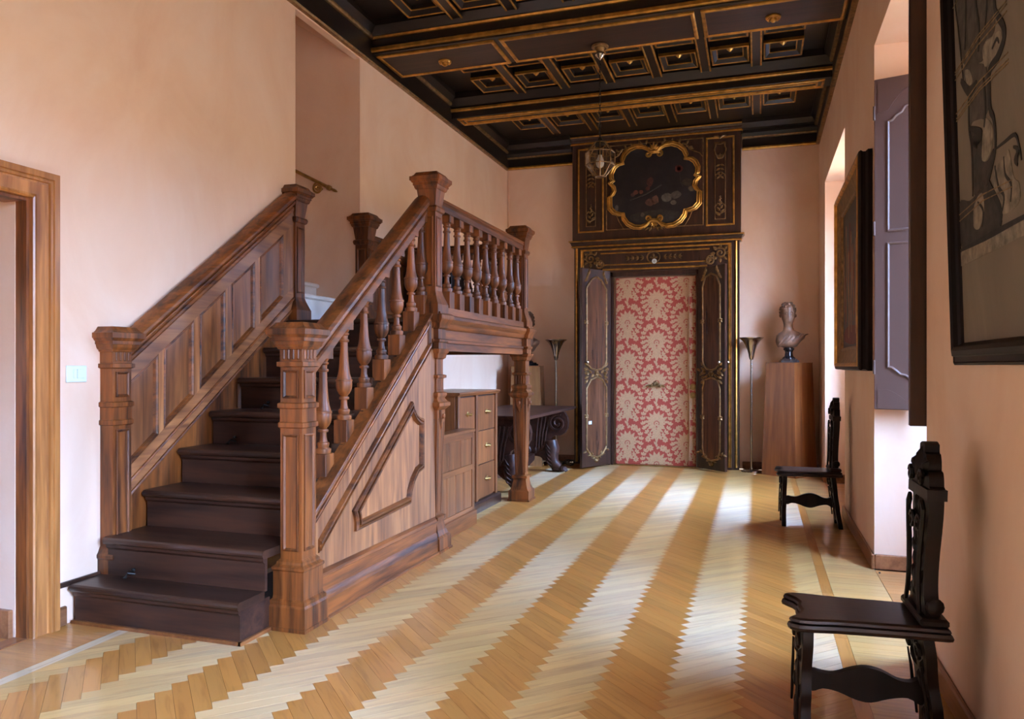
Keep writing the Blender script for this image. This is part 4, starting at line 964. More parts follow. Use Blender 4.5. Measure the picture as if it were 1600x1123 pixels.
for k in range(3): b.tube([(-2.52+.10*math.cos(a*.5+k)*(1-.1*k)+.05, 9.98+.10*math.sin(a*.5+k), .012+.03*(1+math.sin(a+k))) for a in range(14)], .006, 5)
tag(b.build('power_cord', 'shade'), 'dark coiled electric cord on the floor by the left torchiere lamp', 'cord')

# ---------------------------------------------------------------- pedestals and busts
def pedestal(x, y, rz, mat1, mat2, label, h=1.385):
    t = thing('pedestal', label, 'pedestal', (x, y, 0), rz, 'pair of veneered pedestals')
    w0, w1 = .235, .195
    V = [(-w0, -w0, .0), (w0, -w0, .0), (w0, w0, .0), (-w0, w0, .0), (-w1, -w1, h), (w1, -w1, h), (w1, w1, h), (-w1, w1, h)]
    MB().add(V, [(0, 1, 2, 3), (4, 5, 6, 7), (1, 2, 6, 5), (2, 3, 7, 6), (3, 0, 4, 7), (0, 1, 5, 4)]).build('pedestal_body', mat1, t, raw=True, smooth=False)
    MB().sq([(h-.0, w1+.002), (h+.010, w1+.002)], 0, 0).build('pedestal_top', mat2, t, raw=True)
    return t
pedestal(.365, 10.0, math.radians(-35), 'pedestal', 'pedestal', 'tapered reddish veneered pedestal under the visible bust, right of the doorway')
pedestal(-3.04, 10.02, math.radians(8), 'pedestal_pale', 'pedestal', 'tapered veneered pedestal behind the landing post and the dark table', 1.345)
def bust(x, y, z, rz, label):
    t = thing('bust', label, 'bust', (x, y, z), rz, 'pair of portrait busts')
    MB().sq([(0, .105), (.025, .105), (.03, .09), (.045, .085)], 0, 0).lathe([(.045, .08), (.06, .075), (.08, .052), (.13, .045), (.15, .055), (.16, .066), (.175, .066), (.18, .05), (.21, .05)], 0, 0, 20).build('socle', 'black_stone', t, raw=True)
    # body lofted from the truncated chest to the crown: z, centre x, centre y, half width, half depth
    Lf = [(.185, 0, .0, .055, .045), (.20, -.005, -.005, .10, .07), (.225, .005, -.01, .135, .085), (.26, .015, -.01, .165, .095), (.30, .02, -.005, .178, .098), (.335, .022, .0, .168, .092), (.36, .015, .005, .135, .08), (.385, .005, .008, .090, .066), (.405, -.003, .008, .063, .056), (.44, -.008, .003, .054, .052), (.475, -.01, -.004, .053, .056), (.495, -.012, -.018, .057, .070), (.515, -.012, -.028, .064, .080), (.54, -.012, -.026, .074, .088), (.575, -.012, -.018, .081, .095), (.61, -.012, -.010, .086, .100), (.645, -.012, -.004, .088, .104), (.68, -.012, .0, .084, .102), (.71, -.012, .002, .070, .088), (.732, -.012, .004, .046, .060), (.742, -.012, .004, .015, .02)]
    n = 28; rs = []
    for z_, cx, cy, rx, ry in Lf:
        ring = []
        for i in range(n):
            a = 2*PI*i/n; px, py = math.cos(a), math.sin(a); dy = 0
            if z_ < .40: px = math.copysign(abs(px)**.8, px)
            front = max(0, -py)**6
            if .50 < z_ < .54: dy -= .006*front
            if .56 < z_ < .60: dy -= .012*max(0, -py)**24
            if .585 < z_ < .62: dy += .010*max(0, -py)**3*(1-max(0, -py)**16)
            if .62 < z_ < .66: dy -= .004*front
            slope_ = .06*cx if z_ > .3 else (px*.035 if z_ > .21 else 0)
            ring.append((cx+rx*px, cy+ry*py+dy, z_+slope_))
        rs.append(ring)
    b = MB().rings(rs)
    o = b.build('head_and_chest', 'bronze', t, raw=True, sharp=70)
    b = MB(); yF = -.115
    b.add([(-.012, -.10, .612), (-.026, -.095, .555), (.002, -.095, .555), (-.012, -.135, .558), (-.012, -.100, .545)], [(0, 1, 3), (0, 3, 2), (1, 4, 3), (4, 2, 3), (0, 2, 4, 1)])
    b.ell((-.012, -.108, .527), (.022, .010, .006), 10, 5); b.ell((-.012, -.106, .519), (.018, .010, .006), 10, 5)
    for s in (1, -1):
        b.ell((-.012+s*.033, -.095, .600), (.016, .010, .008), 8, 5); b.tube([(-.012+s*.015, -.108, .618), (-.012+s*.035, -.106, .623), (-.012+s*.058, -.086, .614)], .006, 5)
        b.ell((-.012+s*.084, .012, .585), (.010, .020, .032), 8, 6)
    b.build('face_features', 'bronze', t, raw=True, sharp=70)
    b = MB(); rr = random.Random(9)
    for k in range(150):
        a = rr.uniform(0, 2*PI); zz = rr.uniform(.56, .745); 
        if zz < .66 and math.sin(a) < -.25: continue
        h = max(.05, 1-((zz-.63)/.125)**2) if zz > .63 else 1
        r_ = math.sqrt(h); b.ell((-.012+.088*r_*math.cos(a), .002+.104*r_*math.sin(a), zz), (.018, .018, .013), 6, 4)
    b.build('hair', 'bronze', t, raw=True, sharp=70)
    b = MB()
    for k in range(6): b.tube([(-.13+.05*k, -.085-.008*(2.5-abs(k-2.5)), .22+.012*k), (-.07+.05*k, -.095, .30+.008*k), (-.01+.045*k, -.070, .35)], [.006, .010, .005], 6)
    b.build('drapery', 'bronze', t, raw=True, sharp=70)
    return t
bust(.36, 10.0, 1.396, math.radians(6), 'terracotta-coloured bust of a young head on a black socle right of the doorway')
bust(-3.04, 10.02, 1.356, math.radians(-20), 'bust mostly hidden behind the landing, on the far left pedestal')

# ---------------------------------------------------------------- cabinets under the landing
t = thing('drawer_cabinet', 'walnut file cabinet with columns of tall drawers and brass pulls under the landing', 'cabinet', (-2.7, 6.5, 0))
cx1 = -2.475; Y0, Y1 = 6.06, 7.10
MB().box(-2.95, cx1-.02, Y0, Y1, .10, 1.085, .003).build('cabinet_body', 'oakcab', t)
MB().sweep([(-.5, 1.085), (.012, 1.085), (.016, 1.094), (.026, 1.098), (.032, 1.108), (.028, 1.12), (-.5, 1.12)], (cx1, Y0-.02, 0), (cx1, Y1+.02, 0), lambda a, c: (a, 0, c)).build('cabinet_top', 'oakcab_y', t)
MB().box(-2.95, cx1+.035, Y0, Y1+.035, 0, .085, .004).sweep([(-.1, .085), (.03, .085), (.02, .10), (-.1, .105)], (cx1, Y0, 0), (cx1, Y1+.03, 0), lambda a, c: (a, 0, c)).build('plinth', 'portal', t)
MB().box(cx1-.03, cx1-.018, Y0+.01, Y1-.01, .11, 1.08).build('shadow_gap', 'dark_line', t, smooth=False)  # dark sheet behind the drawers: shade of the gaps put into colour
for y in (Y0+.024, 6.525, Y1-.034): 
    MB().box(cx1-.02, cx1+.012, y-.024, y+.024, .10, 1.085, .005).build('stile', 'oakcab', t)
cols = [(6.118, 6.490), (6.560, 7.030)]
def pull(par, y, z, x):
    b = MB(); b.m = Matrix.Translation((x, y, z)) @ Matrix.Rotation(PI/2, 4, 'Y'); b.lathe([(0, .026), (.004, .026), (.006, .02)], 0, 0, 14); b.m = None
    b.tube([(x+.004, y-.055, z), (x+.024, y-.035, z+.004), (x+.03, y, z-.004), (x+.024, y+.035, z+.004), (x+.004, y+.055, z)], [.006, .010, .014, .010, .006], 8)
    b.build('drawer_pull', 'brass', par)
zs = (.115, .43, .745, 1.075)
for y0, y1 in cols:
    for z0, z1 in zip(zs, zs[1:]):
        d = MB().box(cx1-.02, cx1+.002, y0+.010, y1-.010, z0+.004, z1-.004, .004).build('drawer', 'oakcab', t)
        if y1-y0 > .2: pull(d, (y0+y1)/2, (z0+z1)/2+.01, cx1+.002)
t = thing('panelled_cupboard', 'low walnut panelled cupboard standing in front of the drawer cabinet beside the stair post', 'cupboard', (-2.6, 5.7, 0))
px = -2.312; Y0, Y1 = 5.25, 6.05
MB().box(-2.43, px-.012, Y0, Y1, .0, .79).build('cupboard_body', 'oakcab', t, smooth=False)
MB().box(-2.435, px+.008, Y0, Y1+.008, .79, .818, .005).build('cupboard_top', 'oakcab_y', t)
MB().box(px-.012, px+.018, Y0, Y1+.012, .0, .125, .004).build('plinth', 'oakcab_y', t)
for z0, z1 in ((.125, .16), (.475, .52), (.745, .79)): MB().box(px-.014, px, Y0, Y1, z0, z1, .002).build('rail', 'oakcab_y', t)
MB().box(px-.014, px+.001, Y1-.055, Y1, .125, .79, .002).build('stile', 'oakcab', t)
for z0, z1, ys in ((.16, .475, (5.27, 5.46, 5.64, 5.82, 5.995)), (.52, .745, (5.27, 5.50, 5.75, 5.995))):
    for a, c in zip(ys, ys[1:]): MB().box(px-.016, px-.005, a+.004, c-.004, z0+.002, z1-.002, .003).build('panel', 'oakcab', t)
    for a in ys: MB().box(px-.016, px-.0125, a-.008, a+.008, z0, z1).build('groove', 'dark_line', t, smooth=False)

# ---------------------------------------------------------------- refectory table with lion feet
t = thing('refectory_table', 'dark walnut refectory table with scrolled trestles and lion-paw feet at the far left', 'table', (-2.8, 8.65, 0))
b = MB(); 
b.box(-3.24, -2.30, 7.58, 9.72, .785, .80, .004).box(-3.26, -2.28, 7.56, 9.74, .80, .825, .008); b.build('tabletop', 'tablewood', t)
def trestle(y):
    f = XZ(y+.04)
    c = -2.77
    half = [(.0, .785), (.36, .785), (.42, .765), (.455, .71), (.47, .64), (.46, .56), (.425, .50), (.37, .468), (.30, .465), (.25, .44), (.235, .40), (.235, .30), (.245, .20), (.265, .12), (.24, .10), (.16, .14), (.10, .19), (.0, .20)]
    P = [(c+x, z) for x, z in half]+[(c-x, z) for x, z in half[::-1][1:-1]]
    o = MB().prism(P, f, 0, .08).build('trestle', 'tablewood', t, smooth=False)
    b = MB(); ff = XZ(y-.04)
    for s in (1, -1):
        b.tube([ff(c+s*.335+x*s, .625+z, .006) for x, z in spiral(0, 0, .115, .018, 1.2, 1.8, 26)], .015, 6)
        for k in range(4): b.tube([ff(c+s*(.05+.035*k), .30, .002), ff(c+s*(.06+.04*k), .48, .006), ff(c+s*(.08+.05*k), .70, .004)], .010, 5)
        for k in range(5): carve_leaf(b, ff, c+s*(.04+.03*k), .22+.02*k, .10, .025, PI/2-s*.3*k, .02)
    b.build('trestle_carving', 'tablewood', o)
    for s in (1, -1):                                         # paw: haunch, ankle, toes with claws
        b = MB(); X = c+s*.25
        b.tube([(X-s*.01, y, .40), (X+s*.005, y-.005, .30), (X+s*.0, y-.01, .20), (X+s*.02, y-.01, .12), (X+s*.06, y-.01, .075), (X+s*.11, y-.01, .055)], [.075, .095, .085, .072, .070, .055], 12)
        for k in range(4):
            q = (k-1.5)*.034; b.ell((X+s*.145, y-.01+q, .040), (.042, .019, .034), 8, 6); b.tube([(X+s*.175, y-.01+q, .035), (X+s*.195, y-.01+q, .014), (X+s*.19, y-.01+q, .004)], [.010, .007, .002], 5)
        b.ell((X+s*.07, y-.01, .035), (.075, .07, .035), 10, 6)
        for k in range(5): b.tube([(X-s*.055, y-.085, .36-.05*k), (X-s*.02, y-.10, .31-.05*k), (X+s*.02, y-.085, .27-.045*k)], [.004, .011, .003], 5)
        b.build('lion_paw', 'tablewood', t, sharp=60)
trestle(7.72); trestle(9.38)
b = MB(); P = [(7.76, .23), (8.0, .20), (8.2, .245), (8.40, .21), (8.55, .25), (8.7, .21), (8.9, .245), (9.1, .20), (9.34, .23), (9.34, .15), (9.1, .10), (8.9, .14), (8.55, .09), (8.2, .14), (8.0, .10), (7.76, .15)]
b.prism(P, YZ(-2.77), -.03, .03); b.build('stretcher', 'tablewood', t, smooth=False)

# ---------------------------------------------------------------- hanging glass lantern
lx, ly = -1.36, 6.73
t = thing('pendant_lantern', 'faceted clear glass lantern hanging on a chain from the ceiling beam', 'lantern', (lx, ly, 3.05))
gold(MB().lathe([(4.248, .07), (4.236, .078), (4.222, .074), (4.215, .055), (4.225, .045), (4.205, .040), (4.185, .026), (4.17, .006)], lx, ly, 24), 'ceiling_rose', t, 'gilt_dark')
MB().lathe([(4.20, .010), (4.19, .026), (4.172, .045), (4.16, .045), (4.14, .03), (4.125, .012), (4.11, .004)], lx, ly, 12).build('ceiling_cup', 'nickel', t)
z = 4.115; k = 0; b = MB()
while z > 3.42:
    pts = [(.009*math.cos(a), .021*math.sin(a)) for a in [2*PI*i/10 for i in range(10)]]
    b.tube([(lx+(u if k % 2 else 0), ly+(0 if k % 2 else u), z-.02+w) for u, w in pts], .0032, 5, closed=True); z -= .034; k += 1
b.build('chain', 'iron', t)
n = 8; R = [(3.405, .022), (3.365, .055), (3.275, .132), (3.165, .132), (3.06, .045)]
V = [[(lx+r*math.cos(2*PI*i/n+.2), ly+r*math.sin(2*PI*i/n+.2), z) for i in range(n)] for z, r in R]
for j in range(1, 4):
    for i in range(n): MB().add([V[j][i], V[j][(i+1) % n], V[j+1][(i+1) % n], V[j+1][i]], [(0, 1, 2, 3)]).build('pane', 'lantern_glass', t, smooth=False)
MB().add(V[4], [tuple(range(n))]).build('pane', 'lantern_glass', t, smooth=False)
b = MB()
for j in (1, 2, 3, 4): b.tube(V[j], .005, 5, closed=True)
for i in range(n): b.tube([V[j][i] for j in (1, 2, 3, 4)], .005, 5)
b.build('lantern_frame', 'gilt_dark', t)
MB().lathe([(3.42, .008), (3.40, .024), (3.385, .028), (3.36, .056), (3.35, .05)], lx, ly, 16).build('lantern_cap', 'iron', t)
MB().lathe([(3.36, .008), (3.30, .008), (3.295, .022), (3.255, .022)], lx, ly, 12).build('lamp_holder', 'iron', t)
MB().lathe([(3.256, .016), (3.24, .02), (3.21, .034), (3.18, .038), (3.155, .030), (3.14, .012), (3.137, .002)], lx, ly, 16).build('bulb', 'bulb', t)

# ---------------------------------------------------------------- pictures on the right wall
def art(f, par, key, col, polys, name, d):
    if key not in M: M[key] = plain(key, col, .6, 0, .3, 14)
    b = MB()
    for P in polys: b.prism(P, f, d-.001, d)
    return b.build(name, key, par, smooth=False)
def stroke(pts, w):
    out = []; n = len(pts); Lh, Rh = [], []
    for i, p in enumerate(pts):
        a = pts[max(i-1, 0)]; c = pts[min(i+1, n-1)]; d = math.hypot(c[0]-a[0], c[1]-a[1]) or 1; nx, ny = -(c[1]-a[1])/d, (c[0]-a[0])/d; k = w*(.4+.6*math.sin(PI*(i+.5)/n))
        Lh.append((p[0]+nx*k, p[1]+ny*k)); Rh.append((p[0]-nx*k, p[1]-ny*k))
    return Lh+Rh[::-1]
xf = XR-.085
t = thing('framed_painting', 'dark figure painting in a deep black and gilt frame between the two window recesses', 'painting', (XR, 6.45, 2.05))
FY = lambda x0: (lambda u, w, d: (x0-d, u, w))
A = rect(5.60, 7.28, 1.318, 2.82)
f = FY(XR)
MB().frame(A, [(0, .004), (0, .03), (.012, .045), (.012, .06), (.004, .075), (.012, .088), (.03, .092), (.05, .078), (.05, .004)], f).build('picture_frame', 'black_wood', t)
MB().frame(offset(A, .03), [(0, .086), (.0, .094), (.012, .098), (.026, .088), (.03, .075)], f).build('gilt_moulding', 'gilt', t)
MB().frame(offset(A, .06), [(-.012, .07), (.0, .075), (.05, .062), (.10, .05), (.11, .056), (.125, .05), (.13, .035)], f).build('inner_moulding', 'gilt_dark', t)
C = offset(A, .185)
MB().prism(offset(A, .05), f, .004, .036).build('canvas', 'canvas_dark', t, smooth=False)
pol = []
for k, (y, z, h) in enumerate(((5.95, 1.62, .5), (6.06, 1.75, .5), (6.2, 1.6, .62), (6.38, 1.7, .5), (6.5, 1.62, .7), (6.68, 1.58, .6), (6.84, 1.72, .7), (7.0, 1.8, .4))):
    pol.append(stroke([(y, z), (y+.03*(-1)**k, z+h*.35), (y-.02*(-1)**k, z+h*.7), (y+.02, z+h)], .022+.012*(k % 3)))
    pol.append([(y+.02+.042*math.cos(a), z+h+.05+.055*math.sin(a)) for a in [2*PI*i/9 for i in range(9)]])
art(f, t, 'painted_flesh', (.30, .165, .085), pol, 'painted_figures', .038)
pol = [stroke([(y, z), (y+.05, z+.2), (y+.02, z+.4)], .05) for y, z in ((6.0, 1.9), (6.32, 1.75), (6.58, 2.1), (6.9, 1.7))]+[curvy([(5.86, 1.56), (6.3, 1.52), (6.9, 1.55), (7.05, 1.62), (6.7, 1.68), (6.2, 1.66), (5.95, 1.68)])]
art(f, t, 'painted_red', (.15, .03, .018), pol, 'painted_drapery', .0372)
MB().box(XR-.03, XR-.004, 6.38, 6.50, 2.82, 2.90, .01).build('picture_hook', 'black_wood', t)
# the large drawing at the right edge
t = thing('framed_drawing', 'large grey charcoal drawing of legs in a dark frame at the right edge', 'drawing', (XR, 2.5, 1.35), 0)
t.rotation_euler = (0, math.radians(-1.6), 0)
f = lambda u, w, d: (-.008-d, u-2.5, w-1.35)
A = rect(1.72, 3.205, 1.355, 3.72)
MB().frame(A, [(0, .0), (0, .028), (.008, .034), (.012, .030), (.03, .034), (.034, .044), (.052, .05), (.066, .044), (.070, .03), (.078, .022), (.082, .010)], f).build('picture_frame', 'black_wood', t, raw=True)
M['drawing_ground'] = plaster('drawing_paper', (.145, .115, .075), (.185, .15, .10), (.23, .19, .13))
MB().prism(offset(A, .06), f, .0, .012).build('paper', 'drawing_ground', t, raw=True, smooth=False)
def art2(key, col, polys, name, d):
    if key not in M: M[key] = plain(key, col, .8, 0, .5, 26)
    b = MB()
    for P in polys:
        P = clip(clip(P, 0, 3.13, True), 1, 1.44, False)
        if len(P) > 2: b.prism(P, f, d-.0015, d)
    return b.build(name, key, t, raw=True, smooth=False)
# picture coordinates: y runs from 3.13 (left edge) to smaller values, z upward
g2 = lambda L: [(3.125-a, z) for a, z in L]
def soft(L, n=5):                                          # open curve through the points
    out = []; K = len(L)
    for i in range(K-1):
        p0, p1, p2, p3 = L[max(i-1, 0)], L[i], L[i+1], L[min(i+2, K-1)]
        for k in range(n):
            t = k/n; out.append(tuple(.5*(2*b+(c-a)*t+(2*a-5*b+4*c-d)*t*t+(3*b-a-3*c+d)*t**3) for a, b, c, d in zip(p0, p1, p2, p3)))
    return out+[L[-1]]
art2('char_mid', (.062, .050, .035), [g2(curvy(q)) for q in (
    [(.02, 3.5), (.03, 2.9), (.046, 2.66), (.071, 2.555), (.108, 2.42), (.22, 2.37), (.344, 2.336), (.369, 2.384), (.465, 2.373), (.488, 2.46), (.47, 2.8), (.47, 3.5)],
    [(.108, 2.40), (.33, 2.33), (.39, 2.28), (.40, 2.18), (.34, 2.15), (.30, 2.16), (.20, 2.18), (.167, 2.17), (.165, 2.27)])], 'drawn_leg_shade', .0134)
art2('char_deep', (.034, .027, .020), [g2(curvy(q)) for q in (
    [(.167, 2.169), (.25, 2.14), (.305, 2.106), (.305, 2.024), (.369, 2.007), (.43, 2.027), (.394, 1.958), (.344, 1.929), (.27, 1.935), (.196, 1.936), (.19, 2.092)],
    [(.0, 1.944), (.138, 1.925), (.25, 1.93), (.344, 1.929), (.42, 1.88), (.453, 1.845), (.481, 1.777), (.279, 1.775), (.02, 1.776)])], 'drawn_deep_shade', .0138)
art2('char_pale', (.21, .175, .12), [g2(curvy(q)) for q in (
    [(.356, 2.375), (.453, 2.364), (.532, 2.352), (.547, 2.305), (.476, 2.292), (.369, 2.305)],
    [(.344, 2.146), (.418, 2.108), (.425, 2.049), (.369, 2.014), (.305, 2.024), (.318, 2.094)],
    [(.43, 1.949), (.465, 1.968), (.532, 1.972), (.575, 1.984), (.596, 1.935), (.616, 1.891), (.656, 1.868), (.656, 1.817), (.564, 1.803), (.476, 1.82), (.43, 1.878)],
    [(.20, 1.90), (.29, 1.92), (.31, 1.86), (.25, 1.81), (.18, 1.83)], [(.13, 2.38), (.19, 2.36), (.22, 2.31), (.16, 2.32)])]+[g2([(0, 1.765), (.9, 1.755), (.9, 1.715), (0, 1.715)])], 'drawn_highlight', .0142)
art2('char_dark', (.018, .014, .011), [g2(stroke(soft(q), w)) for q, w in (
    ([(.47, 3.4), (.475, 2.8), (.488, 2.46), (.51, 2.409), (.564, 2.351), (.564, 2.311), (.499, 2.283), (.418, 2.275), (.406, 2.212), (.411, 2.153), (.444, 2.114), (.453, 2.027), (.394, 1.958)], .015),
    ([(.394, 1.958), (.369, 1.935), (.453, 1.859), (.488, 1.817), (.472, 1.779)], .014),
    ([(.03, 2.9), (.03, 2.671), (.062, 2.559), (.093, 2.425), (.108, 2.355)], .006), ([(.077, 2.366), (.123, 2.33), (.182, 2.29), (.224, 2.286), (.273, 2.290)], .018),
    ([(.167, 2.169), (.252, 2.136), (.305, 2.109), (.265, 2.102), (.196, 2.118), (.252, 2.083)], .016), ([(.167, 2.27), (.165, 2.17), (.19, 2.09), (.182, 1.931)], .010),
    ([(0, 1.772), (.28, 1.768), (.5, 1.767), (.8, 1.765)], .010), ([(.458, 2.019), (.543, 2.016), (.636, 2.010), (.669, 1.967), (.685, 1.925)], .006),
    ([(.44, 1.97), (.47, 1.90), (.52, 1.86), (.50, 1.82)], .007), ([(.53, 1.975), (.54, 1.92), (.59, 1.88), (.58, 1.83)], .006), ([(.62, 1.98), (.66, 1.96), (.63, 1.94), (.65, 1.92)], .008),
    ([(.35, 2.28), (.36, 2.18), (.34, 2.12)], .010), ([(.45, 2.33), (.50, 2.34), (.52, 2.32)], .006), ([(.24, 1.90), (.30, 1.86), (.28, 1.81)], .006),
    ([(.30, 2.8), (.28, 2.6), (.32, 2.45), (.30, 2.38)], .008), ([(.15, 2.8), (.17, 2.6), (.14, 2.45)], .006), ([(.40, 2.7), (.41, 2.5), (.38, 2.42)], .006))], 'drawn_line', .0150)
art2('char_ochre', (.20, .125, .05), [g2(stroke([(0, z+.004*math.sin(z*40)), (.3, z+.012), (.6, z-.01)], .0022)) for z in (2.66, 2.42, 2.41, 2.39, 2.27, 2.25, 2.24, 1.90, 1.88)], 'warm_streak', .0154)

# ---------------------------------------------------------------- window shutters in the near recess
def shutter_leaf(name, label, x, y, ang, L, z0, z1, mat):
    t = thing(name, label, 'shutter', (x, y, 0), ang); f = lambda u, w, d: (u, -.018-d, w)
    MB().box(0, L, -.018, .018, z0, z1, .003).build('shutter_board', mat, t, raw=True)
    def pan(P, P2):
        MB().frame(P, [(0, 0), (.0, .008), (.007, .011), (.014, .006), (.017, -.002)], f).build('shutter_bead', 'shutter_bead', t, raw=True)
        MB().prism(offset(P, .016), f, -.001, .002).build('shutter_panel', mat, t, raw=True, smooth=False)
    a, c = .075, L-.03
    pan([(a, 2.22), (c, 2.22), (c, 3.06), (.24, 3.06), (.215, 3.03), (.175, 3.02), (.155, 2.985), (.12, 2.965), (.10, 2.94), (a, 2.935)], 0)
    pan(rect(a, c, 1.93, 2.15), 0) if False else None
    pan([(a, 1.34), (.10, 1.335), (.13, 1.31), (.15, 1.29), (.18, 1.285), (.21, 1.26), (.25, 1.245), (c, 1.245), (c, 2.15), (a, 2.15)], 0)
    b = MB(); 
    for P in ([(.02, 2.99), (.08, 3.0), (.12, 3.06), (.17, 3.12), (.26, 3.14), (L-.02, 3.14), (L-.02, z1-.004), (.02, z1-.004)], [(.02, z0+.004), (L-.02, z0+.004), (L-.02, 1.115), (.26, 1.115), (.18, 1.135), (.12, 1.18), (.08, 1.2), (.02, 1.2)]):
        MB().prism(P, f, -.001, .004).build('shaped_rail', mat, t, raw=True, smooth=False)
    b = MB(); b.lathe([(0, .006), (.01, .006)], .03, 0, 8)
    for z in (1.3, 2.2, 2.95): b.tube([(.0, -.024, z), (.0, -.024, z+.09)], .008, 6)
    b.build('hinge', mat, t, raw=True); return t
shutter_leaf('window_shutter', 'brown panelled shutter open at the far side of the near window recess', .722, 5.43, math.radians(-14), .40, 1.07, 3.215, 'shutter')
t = thing('window_shutter', 'dark unlit shutter edge projecting from the near side of the window recess', 'shutter', (.668, 3.905, 0))
MB().box(0, .44, 0, .036, 1.072, 3.46, .004).build('shutter_board', 'portal', t, raw=True)  # darker wood than the far leaf: its shade is put into the colour
MB().frame(rect(.10, .40, 1.2, 2.1), [(0, 0), (0, .008), (.01, .01), (.02, 0)], lambda u, w, d: (u, .036+d, w)).frame(rect(.10, .40, 2.2, 3.3), [(0, 0), (0, .008), (.01, .01), (.02, 0)], lambda u, w, d: (u, .036+d, w)).build('shutter_bead', 'portal', t, raw=True)

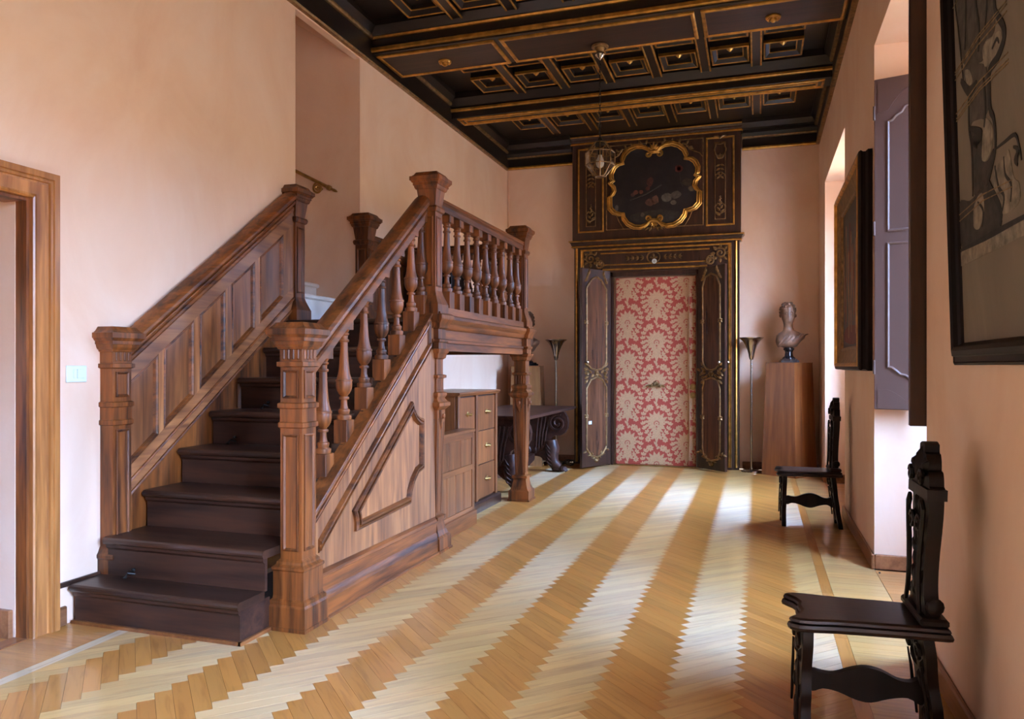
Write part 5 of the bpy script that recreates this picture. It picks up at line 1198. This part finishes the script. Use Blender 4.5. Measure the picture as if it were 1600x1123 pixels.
# ---------------------------------------------------------------- carved sgabello chairs
def chair(x, y, label, rz=0):
    t = thing('sgabello_chair', label, 'chair', (x, y, 0), rz, 'pair of carved black chairs')
    def bl(b, n, mat, par=None, **k): return b.build(n, mat, par or t, raw=True, **k)
    # seat: front edge (towards -x) scalloped, z .425-.470
    W = .155
    side = [(.262, -W*.98), (.18, -W*.98), (.05, -W), (-.10, -W*1.05), (-.18, -W*1.13), (-.225, -W*1.13), (-.255, -W*1.02), (-.262, -W*.86), (-.248, -W*.72), (-.228, -W*.55), (-.216, -W*.3), (-.222, -W*.1)]
    out = (side+[(a, -c) for a, c in side[::-1]])[::-1]
    rs = []
    for t_, z_ in ((.012, .425), (.003, .430), (0, .440), (.004, .450), (.012, .452), (.006, .458), (.009, .466), (.02, .471)):
        rs.append([(a, c, z_) for a, c in offset(out, t_)])
    bl(MB().rings(rs), 'seat', 'black_wood_x')
    # board legs, carved in front
    def legboard(x0, x1, name):
        half = [(.13, .425), (.135, .37), (.115, .31), (.10, .25), (.115, .19), (.105, .14), (.12, .09), (.15, .04), (.15, 0), (.10, 0), (.08, .035), (0, .06)]
        P = half+[(-a, z) for a, z in half[::-1][1:]]; L_ = len(P)
        P = curvy(P, (0, 7, 8, 9, L_-1, L_-8, L_-9, L_-10), 3)
        sl = (x1-x0)
        f = lambda u, w, d: (x0+sl*(1-w/.425)+d, u, w)
        o = bl(MB().prism(P, f, -.017, .017), name, 'black_wood', sharp=40)
        b = MB(); ff = lambda u, w, d: (x0+sl*(1-w/.425)-.017-d, u, w)
        for s in (1, -1):
            for k in range(5): carve_leaf(b, ff, s*(.03+.012*(k % 2)), .08+.065*k, .075, .018, PI/2-s*(.5 if k % 2 else -.35), .014)
            scroll(b, ff, [(s*(.075+q[0]), .36+q[1]) for q in spiral(0, 0, .035, .008, 0, 1.3, 12)], .008)
            scroll(b, ff, [(s*.105, .08), (s*.09, .15), (s*.098, .2), (s*.088, .26), (s*.10, .32)], .006)
        bl(b, 'leg_carving', 'black_wood', o); return o
    legboard(-.19, -.20, 'leg'); legboard(.19, .245, 'leg')
    P = [(-.19, .215), (-.165, .24), (-.13, .235), (-.09, .235), (-.03, .258), (.02, .268), (.07, .258), (.12, .235), (.16, .232), (.19, .245), (.21, .22), (.205, .17), (.19, .155), (.15, .175), (.09, .165), (.03, .145), (-.02, .150), (-.08, .172), (-.13, .178), (-.165, .165), (-.19, .185)]
    P = curvy(P, (0, len(P)-1), 3)
    bl(MB().prism(P, lambda u, w, d: (u, d, w), -.016, .016), 'stretcher', 'black_wood', sharp=40)
    # back board, leaning a little, with carved front and crest
    x0 = .205
    lean = lambda z: .030*(z-.47)
    half = [(.115, .47), (.118, .515), (.088, .56), (.078, .62), (.088, .70), (.108, .78), (.122, .85), (.122, .90), (.128, .905), (.128, .935), (.115, .94), (.112, .96), (.098, .985), (.075, .99), (.072, 1.02), (.058, 1.045), (.04, 1.05), (.038, 1.075), (.0, 1.085)]
    half = [(a*.92, z) for a, z in half]; P = half+[(-a, z) for a, z in half[::-1][1:]]; L_ = len(P)
    P = curvy(P, (0, L_-1, 7, 8, 9, 10, 13, 15, 17, L_-8, L_-9, L_-10, L_-11, L_-14, L_-16, L_-18), 3)
    f = lambda u, w, d: (x0+lean(w)+d, u, w)
    o = bl(MB().prism(P, f, -.022, .024), 'backrest', 'black_wood', sharp=40)
    b = MB(); ff = lambda u, w, d: (x0+lean(w)-.022-d, u, w)
    for s in (1, -1):
        scroll(b, ff, [(s*.098, .50), (s*.075, .56), (s*.064, .63), (s*.074, .71), (s*.092, .79), (s*.106, .86), (s*.09, .885), (s*.075, .865), (s*.085, .845)], .009, .016)
        for k in range(7): carve_leaf(b, ff, s*.022, .53+.05*k, .075, .017, PI/2-s*(.55 if k % 2 else .15), .016)
        scroll(b, ff, [(s*(.045+q[0]), .80+q[1]) for q in spiral(0, 0, .035, .006, .3, 1.4, 12)], .008, .016)
        scroll(b, ff, [(s*(.07+q[0]), .965+q[1]) for q in spiral(0, 0, .028, .006, .3, 1.4, 12)], .010, .018)
        for k in range(3): carve_leaf(b, ff, s*(.02+.015*k), .945+.02*k, .09-.015*k, .02, PI/2-s*(.25+.3*k), .020)
    carve_leaf(b, ff, 0, .95, .12, .025, PI/2, .026); carve_leaf(b, ff, 0, .70, .15, .03, PI/2, .022); carve_leaf(b, ff, 0, .54, .12, .03, PI/2, .02)
    bl(b, 'back_carving', 'black_wood', o)
    bl(MB().prism(rect(-.134, .134, .895, .932), f, -.034, .028), 'back_moulding', 'black_wood', o, smooth=False)
    for s in (1, -1): bl(MB().ell((x0+.006, s*.122, .535), (.030, .016, .030), 10, 6), 'back_scroll', 'black_wood', o)
    bl(MB().box(x0-.045, x0+.045, -.15, .15, .471, .50, .008), 'back_foot', 'black_wood')
    return t
chair(.352, 2.985, 'carved black wooden chair in the foreground at the lower right, seen from its side', math.radians(2.5))
chair(.40, 6.92, 'carved black wooden chair farther back by the wall under the framed painting', math.radians(2))
